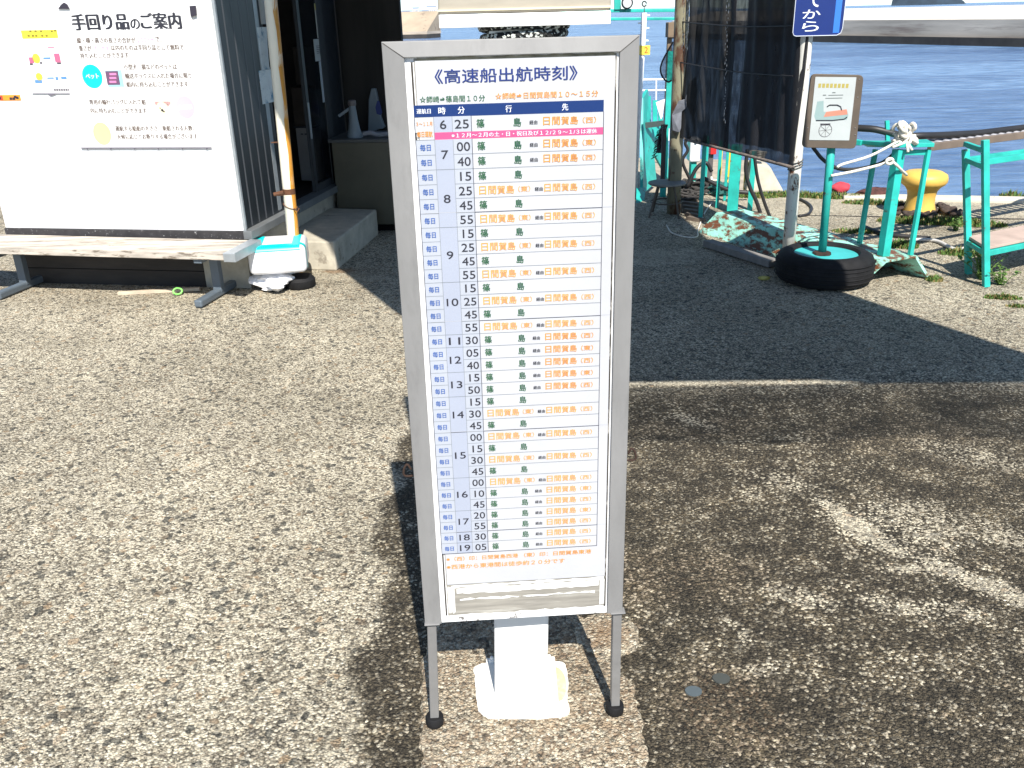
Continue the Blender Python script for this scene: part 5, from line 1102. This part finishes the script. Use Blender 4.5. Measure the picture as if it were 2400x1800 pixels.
c = G(2050, 462); mb = crumple((c.x, c.y, .04), .15, .05, .045, 18, .35); tag(mb.build('rope_heap', mat('maroon_rope', (.075, .028, .025), .9, var=.6, scale=20), smooth=True), 'dark maroon rope heap between the red cloth and the bollard', 'rope')
# hoses and cables on the slab
for (pts, r_, mt_, lab) in (([(2022, 535), (2052, 548), (2090, 556), (2132, 560), (2180, 564)], .016, CABLE, 'black rubber pipe end lying behind the channel cover'),
                            ([(2130, 566), (2190, 568), (2235, 588), (2262, 587)], .013, mat('white_pipe', (.55, .53, .5), .6), 'short pale pipe on the slab beside the rack'),
                            ([(1875, 470), (1893, 480), (1902, 492), (1893, 506), (1872, 510)], .012, CABLE, 'loop of black cable behind the rusty white pole')):
    mb = MB(); mb.tube(curve_pts([G(*p) + Vector((0, 0, r_)) for p in pts], 6), r_, 8); tag(mb.build('ground_cable', mt_, smooth=True), lab, 'cable')
mb = MB(); mb.tube(curve_pts([G(*p) + Vector((0, 0, .007)) for p in ((1668, 478), (1652, 500), (1636, 540), (1634, 556), (1610, 558), (1575, 548), (1562, 530))], 6), .0055, 6); tag(mb.build('trailing_rope', ROPEW, smooth=True), 'thin white cord trailing round the left end of the channel cover', 'cord')
c = G(1790, 656); mb = crumple((c.x, c.y, .012), .035, .02, .014, 5, .25); tag(mb.build('crushed_can', flat('can_yellow', (.40, .36, .10), .4), smooth=True), 'small crushed yellowish can beside the tyre', 'can')

# ================================================================== PIER GATE AND GANGWAY (beyond the net pole)
def post(px, pyb, pyt, wpx, mtl, name, label, cat='post', group=None, sq=True, Y=None):
    b_ = G(px, pyb) if Y is None else AY(px, pyb, Y); t_ = AY(px, pyt, b_.y); wd = wpx / FPX * b_.y * 1.06
    mb = MB()
    if sq: mb.bar(b_, Vector((b_.x, b_.y, t_.z)), wd, wd, side=(1, -.3, 0))
    else: mb.tube([b_, Vector((b_.x, b_.y, t_.z))], wd / 2, 14)
    o = mb.build(name, mtl, bevel=.003 if sq else 0); tag(o, label, cat, group)
    if not sq: auto_smooth(o)
    return o
gg = 'turquoise gate posts beyond the net'
post(1641, 515, 318, 9, TEAL, 'gate_post', 'slim turquoise gate post first right of the net pole', group=gg)
post(1680, 487, 330, 7, TEAL, 'gate_post', 'slim turquoise gate post second right of the net pole', group=gg)
post(1698, 470, 338, 6, TEAL, 'gate_post', 'thin rear turquoise gate post beside the yellow panel', group=gg)
post(1716, 497, 340, 23, TEAL, 'gate_column', 'broad turquoise column of the pier gate', 'column')
post(1757, 493, 355, 11, TEAL, 'gate_post', 'short turquoise gate post nearest the rusty white pole', group=gg)
post(1652, 440, 320, 6, TEAL, 'gate_post', 'thin turquoise gate post behind the white tank', group=gg)
YP = flat('panel_yellow', (.72, .50, .03), .5)
for (x0, x1, y0, y1, lab) in ((1686, 1694, 345, 410, 'narrow yellow board behind the gate posts'), (1703, 1713, 350, 415, 'yellow board behind the broad turquoise column'), (1742, 1760, 380, 445, 'low yellow board right of the broad turquoise column')):
    pa = AY(x0, y1, 8.35); pb = AY(x1, y0, 8.35); mb = MB(); mb.box(((pa.x + pb.x) / 2, 8.35, (pb.z + max(0, pa.z)) / 2 if False else (pa.z + pb.z) / 2), (pb.x - pa.x, .03, pb.z - pa.z)); mb.bar(Vector(((pa.x + pb.x) / 2, 8.37, 0)), Vector(((pa.x + pb.x) / 2, 8.37, pb.z)), .02, .02, side=(1, 0, 0))
    tag(mb.build('yellow_board', YP, bevel=.003), lab, 'board', 'yellow boards behind the gate')
# white tank and red box on the pontoon, dark hoses
pa, pb = AY(1612, 378, 8.5), AY(1640, 322, 8.5)
wt = thing('white_tank', Vector(((pa.x + pb.x) / 2, 8.5, pa.z)), 'white plastic tank seen past the net pole', 'tank')
mb = MB(); mb.box(((pa.x + pb.x) / 2, 8.5, (pa.z + pb.z) / 2), (pb.x - pa.x, .16, pb.z - pa.z)); mb.build('body', PLASTW, wt, bevel=.02, seg=3)
mb = MB(); c = AY(1632, 329, 8.41); mb.tube([c, c + Vector((0, -.02, 0))], .012, 10); mb.build('cap', flat('cap_grey', (.2, .2, .22)), wt)
mb = MB(); mb.box(((pa.x + pb.x) / 2, 8.5, pa.z / 2), (.05, .1, max(.02, pa.z))); mb.build('stand', TEALD, wt)
pa, pb = AY(1663, 361, 8.4), AY(1678, 337, 8.4)
rb_ = thing('red_box', Vector(((pa.x + pb.x) / 2, 8.4, 0)), 'small bright red box on a grey stake behind the gate posts', 'box')
mb = MB(); mb.box(((pa.x + pb.x) / 2, 8.4, (pa.z + pb.z) / 2), (pb.x - pa.x, .08, pb.z - pa.z)); mb.build('box', flat('red_paint', (.60, .02, .02)), rb_, bevel=.006)
mb = MB(); mb.bar(Vector(((pa.x + pb.x) / 2 - .01, 8.41, 0)), Vector(((pa.x + pb.x) / 2 - .01, 8.41, pa.z)), .04, .03, side=(1, 0, 0)); mb.build('stake', flat('stake_grey', (.10, .09, .09)), rb_)
for (pts, Y, r_, lab) in (([(1622, 430), (1600, 380), (1612, 352), (1606, 335), (1618, 318)], 8.0, .014, 'black hose hanging beside the white tank'),
                        ([(1610, 440), (1632, 395), (1655, 382), (1668, 402)], 7.9, .017, 'curved black hose low among the gate posts'),
                        ([(1752, 350), (1748, 400), (1758, 440), (1772, 470), (1784, 505)], 7.2, .016, 'black hose draped down right of the broad turquoise column'),
                        ([(1768, 365), (1776, 420), (1790, 470), (1806, 512)], 7.0, .013, 'thin black hose running down before the rusty white pole'),
                        ([(1650, 418), (1690, 438), (1720, 448), (1760, 452)], 7.7, .018, 'dark hose lying across behind the gate posts')):
    mb = MB(); mb.tube(curve_pts([AY(x, y, Y) for (x, y) in pts], 6), r_, 8); tag(mb.build('hanging_hose', CABLE, smooth=True), lab, 'hose')
# low steps / boards on the ground by the stool
c0 = G(1600, 505); 
for q in range(6):
    a, b2 = G(1592 + q * 4, 470 + q * 9), G(1634 + q * 3, 474 + q * 9.5); mb = MB(); mb.bar(a + Vector((0, 0, .015)), b2 + Vector((0, 0, .015)), .03, .05, side=(0, 0, 1))
    tag(mb.build('timber_batten', mat('slat_brown', (.13, .10, .075), .85, var=.3, scale=12)), 'brown wooden slat on the ground between net pole and gate posts', 'slat', 'wooden slats on the ground')
# tangled ropes and a stone block by the gate
def tangle(px, py, z0, n, rad, thick, seed, mtl, label, Y=None):
    rnd = random.Random(seed); c = G(px, py); mb = MB()
    for q in range(n):
        pts = []; a = rnd.uniform(0, 6.28); r_ = rad * rnd.uniform(.4, 1)
        for k_ in range(9): a += rnd.uniform(.4, 1.1); pts.append(c + Vector((math.cos(a) * r_ * rnd.uniform(.7, 1.1), math.sin(a) * r_ * .7 * rnd.uniform(.7, 1.1), thick + rnd.uniform(0, z0) * (1 - .5 * r_ / rad))))
        mb.tube(curve_pts(pts, 4), thick, 6)
    return tag(mb.build('tangled_rope', mtl, smooth=True), label, 'rope')
TANGLED = mat('dirty_dark_rope', (.035, .032, .03), .9, var=.6, scale=25)
tangle(1628, 452, .16, 11, .20, .012, 21, TANGLED, 'dark tangled rope heap just right of the net pole foot')
tangle(1690, 455, .12, 9, .17, .011, 22, mat('teal_rope', (.03, .12, .11), .9, var=.5, scale=25), 'faded green rope heap between the slim gate posts')
tangle(1600, 470, .10, 8, .16, .010, 23, TANGLED, 'low dark rope coil under the round stool')
tangle(1655, 440, .10, 7, .13, .011, 24, ROPEW, 'pale rope tangle behind the first gate post')
c = G(1798, 449); mb = MB(); mb.prism([c + Vector(p) for p in ((-.20, -.02, 0), (.14, -.06, 0), (.02, .05, .22), (-.14, .07, .26))], (.03, .22, 0)); tag(mb.build('stone_block', CONC, bevel=.02), 'sloping grey stone block at the quay edge left of the rusty white pole', 'block')
mb = MB()
for q in range(5): mb.tube([c + Vector((-.09 + math.cos(a) * (.055 + q * .006), .10 + math.sin(a) * .05, .275 + q * .016 + .006 * math.sin(a * 2 + q))) for a in np.linspace(0, 2 * math.pi, 21)], .009, 6, False)
tag(mb.build('rope_coil', ROPEW, smooth=True), 'small white rope coil on top of the sloping stone block', 'rope')
# pontoon behind
pt0 = thing('pontoon', (1.6, 9.6, SEA), 'turquoise floating pontoon moored beyond the quay edge', 'pontoon')
mb = MB(); pd = [Vector((1.22, 8.62, 0)), Vector((2.45, 8.34, 0)), Vector((3.0, 10.5, 0)), Vector((1.5, 11.0, 0))]
mb.prism([p + Vector((0, 0, -.75)) for p in pd], (0, 0, .62)); mb.build('hull', TEALD, pt0, bevel=.02)
mb = MB(); mb.prism([p + Vector((0, 0, -.126)) for p in pd], (0, 0, .03)); mb.build('deck', mat('pontoon_deck', (.34, .29, .22), .9, var=.3, scale=6), pt0)
# turquoise gangway side with sheets
gw = thing('gangway', (1.33, 8.9, -.1), 'turquoise gangway with sheet sides leading down to the pontoon', 'gangway')
GP = Plane((AY(1478, 300, 8.75).x, 8.75), (.35, .9))
def gq(mb, pts, th=.03, Y=None): mb.prism([AY(x, y, yy) for (x, y, yy) in pts], (th, 0, 0))
mb = MB(); gq(mb, [(1500, 455, 8.35), (1532, 425, 8.9), (1512, 210, 9.2), (1500, 230, 8.7)]); mb.build('side_sheet', TEAL, gw)
mb = MB(); gq(mb, [(1512, 330, 8.9), (1562, 420, 9.3), (1562, 300, 9.6), (1512, 285, 9.2)], .02); mb.build('side_sheet', TEALD, gw)
mb = MB(); mb.bar(AY(1510, 294, 8.8), AY(1560, 288, 9.0), .05, .03); mb.build('cross_beam', flat('beam_dark', (.05, .07, .065), .6), gw)
mb = MB(); gq(mb, [(1492, 440, 8.0), (1506, 440, 8.1), (1500, 490, 7.7), (1490, 495, 7.6)], .03); mb.build('ramp_plate', TEALD, gw)
mb = MB()
for (x, y0, y1, Y) in ((1520, 225, 285, 9.2), (1535, 235, 285, 9.3), (1548, 240, 290, 9.3)): mb.bar(AY(x, y0, Y), AY(x, y1, Y), .045, .02, side=(1, 0, 0))
mb.build('baluster', TEAL, gw)
mb = MB(); mb.bar(AY(1572, 120, 8.0), AY(1564, 300, 8.0), .05, .04, side=(1, 0, 0)); mb.bar(AY(1560, 300, 8.0), Vector((AY(1560, 300, 8.0).x, 8.0, 0)), .05, .05, side=(1, 0, 0)); mb.build('end_post', TEAL, gw)
c = AY(1545, 262, 8.9); mb = MB(); mb.prism([AY(1537, 240, 8.9), AY(1558, 232, 8.9), AY(1552, 275, 8.9), AY(1549, 280, 8.9)], (.01, .03, 0)); tag(mb.build('white_cloth', PLASTW), 'white triangular cloth hanging on the turquoise gangway', 'cloth')
# white railing on the far side
wr = thing('white_railing', AY(1530, 240, 10.2), 'thin white railing on the pontoon against the sea', 'railing')
for (x0, y0, x1, y1) in ((1495, 187, 1572, 186), (1500, 212, 1572, 211)): mb = MB(); mb.tube([AY(x0, y0, 10.2), AY(x1, y1, 10.2)], .010, 8); mb.build('rail', PLASTW, wr)
for x in (1538, 1500, 1568): mb = MB(); mb.tube([AY(x, 187, 10.2), AY(x - 1, 330, 10.2)], .009, 8); mb.build('upright', PLASTW, wr)
# tall turquoise portal beam, floodlight, white mast with numbered plate
pg = thing('gangway_portal', AY(1440, 200, 9.0), 'turquoise double beam portal above the gangway', 'portal')
for (y, hpx) in ((24.5, 7), (44, 6)): mb = MB(); mb.bar(AY(1300, y + 1.5, 9.0), AY(1590, y - .5, 9.0), hpx / FPX * 9, .05, side=(0, 0, 1)); mb.build('beam', TEAL, pg, bevel=.004)
mb = MB(); mb.bar(AY(1447, 22, 8.98), AY(1447, -60, 8.98), .06, .04, side=(1, 0, 0)); mb.build('upright', TEALD, pg)
for xx in (1302,): 
    a = AY(xx, 0, 9.0); mb = MB(); mb.bar(Vector((a.x, 9.0, -.1)), Vector((a.x, 9.0, 2.2)), .08, .08, side=(1, 0, 0)); mb.build('leg', TEALD, pg)
c = AY(1470, 7, 8.92); fl = thing('floodlight', c, 'round floodlight with black rim on the turquoise beam', 'floodlight')
mb = MB(); mb.tube([c, c + Vector((0, .10, .02))], [.055, .04], 20); mb.build('housing', flat('lamp_black', (.02, .02, .025), .4), fl)
mb = MB(); mb.tube([c + Vector((0, -.012, 0)), c + Vector((0, -.001, 0))], [.040, .044], 20); mb.build('lens', flat('lamp_lens', (.55, .53, .55), .15), fl)
mb = MB(); mb.tube([c + Vector((0, .03, -.03)), AY(1467, 26, 8.95)], .012, 8); mb.build('bracket', TEALD, fl)
mm = thing('ladder_mast', G(1487, 447), 'white mast with side rungs and a yellow number plate', 'mast')
b_ = G(1487, 447); t_ = AY(1510, 30, b_.y)
mb = MB(); mb.tube([b_, t_], .024, 12); mb.build('mast', PLASTW, mm, smooth=True)
for y in (36, 66, 95):
    pz = b_.lerp(t_, (AY(1505, y, b_.y).z) / t_.z); mb = MB(); mb.bar(pz, pz + Vector((.05, 0, 0)), .012, .012); mb.build('rung', PLASTW, mm)
for y in (54, 82, 140, 160):
    pz = b_.lerp(t_, (AY(1505, y, b_.y).z) / t_.z); mb = MB(); mb.bar(pz, pz - Vector((.05, 0, 0)), .012, .012); mb.build('rung', PLASTW, mm)
NPl = Plane((AY(1499, 117, b_.y - .03).x, b_.y - .03), (1, 0)); a, b2 = NPl.uz(1498, 129), NPl.uz(1524, 106)
mb = MB(); slab(mb, NPl, a[0], b2[0], a[1], b2[1], -.004, 0); npo = mb.build('number_plate', flat('plate_yellow', (.80, .60, .08)), mm)
mb = MB(); text(mb, NPl, '2', a[0] + (b2[0] - a[0]) * .46, a[0] + (b2[0] - a[0]) * .80, a[1] + .014, b2[1] - .014, .001, .01, 4); mb.build('number', flat('plate_ink', (.40, .10, .02)), npo)
c = AY(1510, 9, b_.y); mb = MB(); mb.tube([c + Vector((math.cos(t) * .018, 0, math.sin(t) * .02)) for t in np.linspace(0, 6.0, 16)], .006, 6); mb.tube([c + Vector((0, 0, -.02)), Vector((t_.x, t_.y, t_.z))], .004, 6); mb.build('mast_shackle', flat('shackle', (.06, .06, .06)), mm)
# landing net hung by the pole
mb = MB(); pts = [AY(x, y, 7.6) for (x, y) in ((1578, 98), (1566, 118), (1552, 145), (1548, 165), (1554, 182), (1566, 192), (1574, 188))]; mb.tube(curve_pts(pts, 6), .007, 6)
ln_ = thing('landing_net', AY(1566, 192, 7.6), 'dark landing net hanging left of the net pole', 'net')
mb.build('rim', CABLE, ln_, smooth=True)
mb = MB(); mb.add([AY(x, y, 7.6 + .04 * (i % 2)) for i, (x, y) in enumerate(((1578, 98), (1566, 118), (1552, 145), (1548, 165), (1554, 182), (1566, 192), (1580, 190)))], [list(range(7))]); mb.build('mesh_bag', weave_mat('landing_mesh', (.012, .014, .03), .25, .5, 40), ln_)
mb = MB(); rnd = random.Random(5)
for q in range(16):
    x0 = 1556 + rnd.uniform(-4, 6); pts = [AY(x0 + rnd.uniform(-3, 3) - k_ * 4.5, 292 + k_ * 22, 7.9 + rnd.uniform(-.05, .05)) for k_ in range(4)]; mb.tube(curve_pts(pts, 4), .006, 5)
for q in range(20):
    y = 300 + q * 3.4; mb.tube([AY(1556 - q * 1.0 + rnd.uniform(-4, 4), y, 7.88), AY(1538 - q * .6 + rnd.uniform(-4, 4), y + 8, 7.93)], .004, 4)
tag(mb.build('bundled_net', CABLE), 'dark bundled fishing net hanging on the turquoise gangway', 'net')
mb = MB(); mb.bar(AY(1557, 300, 7.7), AY(1552, 440, 7.7), .035, .03, side=(1, 0, 0)); a = AY(1552, 440, 7.7); tag(mb.build('dark_stake', flat('stake_dark', (.05, .04, .04), .7)), 'dark stake with a red strip left of the net pole', 'stake')
c = AY(1568, 70, 8.2); pa, pb = AY(1562, 88, 12), AY(1578, 52, 12); mb = MB(); mb.box(((pa.x + pb.x) / 2, 12, (pa.z + pb.z) / 2), (pb.x - pa.x, .2, pb.z - pa.z)); mb.bar(Vector(((pa.x + pb.x) / 2, 12, SEA)), Vector(((pa.x + pb.x) / 2, 12, pa.z)), .06, .06, side=(1, 0, 0))
tag(mb.build('mooring_pile', mat('pile_brown', (.16, .115, .075), .9, var=.3, scale=6), bevel=.01), 'brown headed mooring pile in the water left of the net', 'pile')

# ================================================================== WEEDS
GR = [mat('grass_green', (.075, .14, .025), .8, var=.3, scale=30), mat('grass_dry', (.24, .19, .07), .8, var=.3, scale=30)]
rnd = random.Random(9)
def blades(mb, c, rx, ry, n, hmin, hmax, rot=0.0, lean=.6):
    cs, sn = math.cos(rot), math.sin(rot)
    for q in range(n):
        r_ = math.sqrt(rnd.random()); a = rnd.uniform(0, 6.283); x, y = rx * r_ * math.cos(a), ry * r_ * math.sin(a)
        p = Vector((c.x + x * cs - y * sn, c.y + x * sn + y * cs, 0)); hh = rnd.uniform(hmin, hmax) * (1.1 - .6 * r_); w_ = rnd.uniform(.003, .0075)
        t = rnd.uniform(0, 6.283); dx, dy = math.cos(t), math.sin(t); ln_k = rnd.uniform(.1, lean) * hh
        m_ = p + Vector((dx * ln_k * .4, dy * ln_k * .4, hh * .6)); e = p + Vector((dx * ln_k, dy * ln_k, hh))
        s_ = Vector((-dy, dx, 0)) * w_
        mb.add([p - s_, p + s_, m_ + s_ * .8, m_ - s_ * .8, e], [[0, 1, 2, 3], [3, 2, 4]])
gA, gB = MB(), MB()
along = math.atan2(QD.y, QD.x)
for (px, py, rx, ry, n, h0, h1) in ((1860, 460, .38, .07, 700, .02, .07), (1960, 464, .30, .07, 500, .02, .07), (1770, 462, .2, .06, 250, .02, .05), (2060, 478, .3, .07, 350, .02, .06), (2190, 522, .42, .09, 900, .02, .07), (2280, 528, .25, .07, 350, .02, .06), (2310, 470, .5, .05, 400, .01, .04), (2370, 464, .1, .05, 120, .03, .09),
                                    (2110, 578, .12, .07, 260, .02, .07), (2250, 596, .14, .06, 200, .02, .06), (2000, 545, .16, .05, 150, .02, .05), (2190, 658, .05, .03, 110, .02, .05), (2350, 700, .10, .03, 200, .015, .04), (2385, 720, .06, .02, 60, .01, .03)):
    blades(gA, G(px, py), rx, ry, int(n * 1.3), h0, h1, along); blades(gB, G(px, py), rx, ry, int(n * .5), h0, h1, along)
tag(gA.build('grass', GR[0]), 'short green weeds along the quay edge and slab cracks', 'grass', kind='stuff'); tag(gB.build('dry_grass', GR[1]), 'dry yellow weeds mixed among the green ones on the quay', 'grass', kind='stuff')
def weed(px, py, n, hh, r_, lab):
    c = G(px, py); t = thing('weed_plant', c, lab, 'plant'); st, lv = MB(), MB()
    for q in range(n):
        a = rnd.uniform(0, 6.28); lean_ = rnd.uniform(.1, .8) * r_; h1 = hh * rnd.uniform(.5, 1); e = c + Vector((math.cos(a) * lean_, math.sin(a) * lean_, h1)); md = c.lerp(e, .5) + Vector((0, 0, h1 * .12)); st.tube([c + Vector((math.cos(a) * .01, math.sin(a) * .01, 0)), md, e], .0022, 4)
        for k_ in range(9):
            p = (c.lerp(md, k_ / 5) if k_ < 5 else md.lerp(e, (k_ - 4) / 4)); b2 = rnd.uniform(0, 6.28); L_ = rnd.uniform(.018, .042); d_ = Vector((math.cos(b2), math.sin(b2), rnd.uniform(-.1, .6))).normalized(); s_ = d_.cross(Vector((0, 0, 1))).normalized() * L_ * .28
            lv.add([p, p + d_ * L_ * .5 + s_, p + d_ * L_, p + d_ * L_ * .5 - s_], [[0, 1, 2, 3]])
    st.build('stem', GR[0], t); lv.build('leaf_cluster', mat('leaf_green', (.085, .165, .03), .7, var=.35, scale=25), t)
weed(2300, 655, 24, .22, .20, 'leafy green weed growing round the feet of the turquoise rack'); weed(2345, 668, 12, .12, .16, 'low spreading weed right of the rack foot'); weed(2240, 540, 8, .09, .10, 'small weed behind the left rack leg')
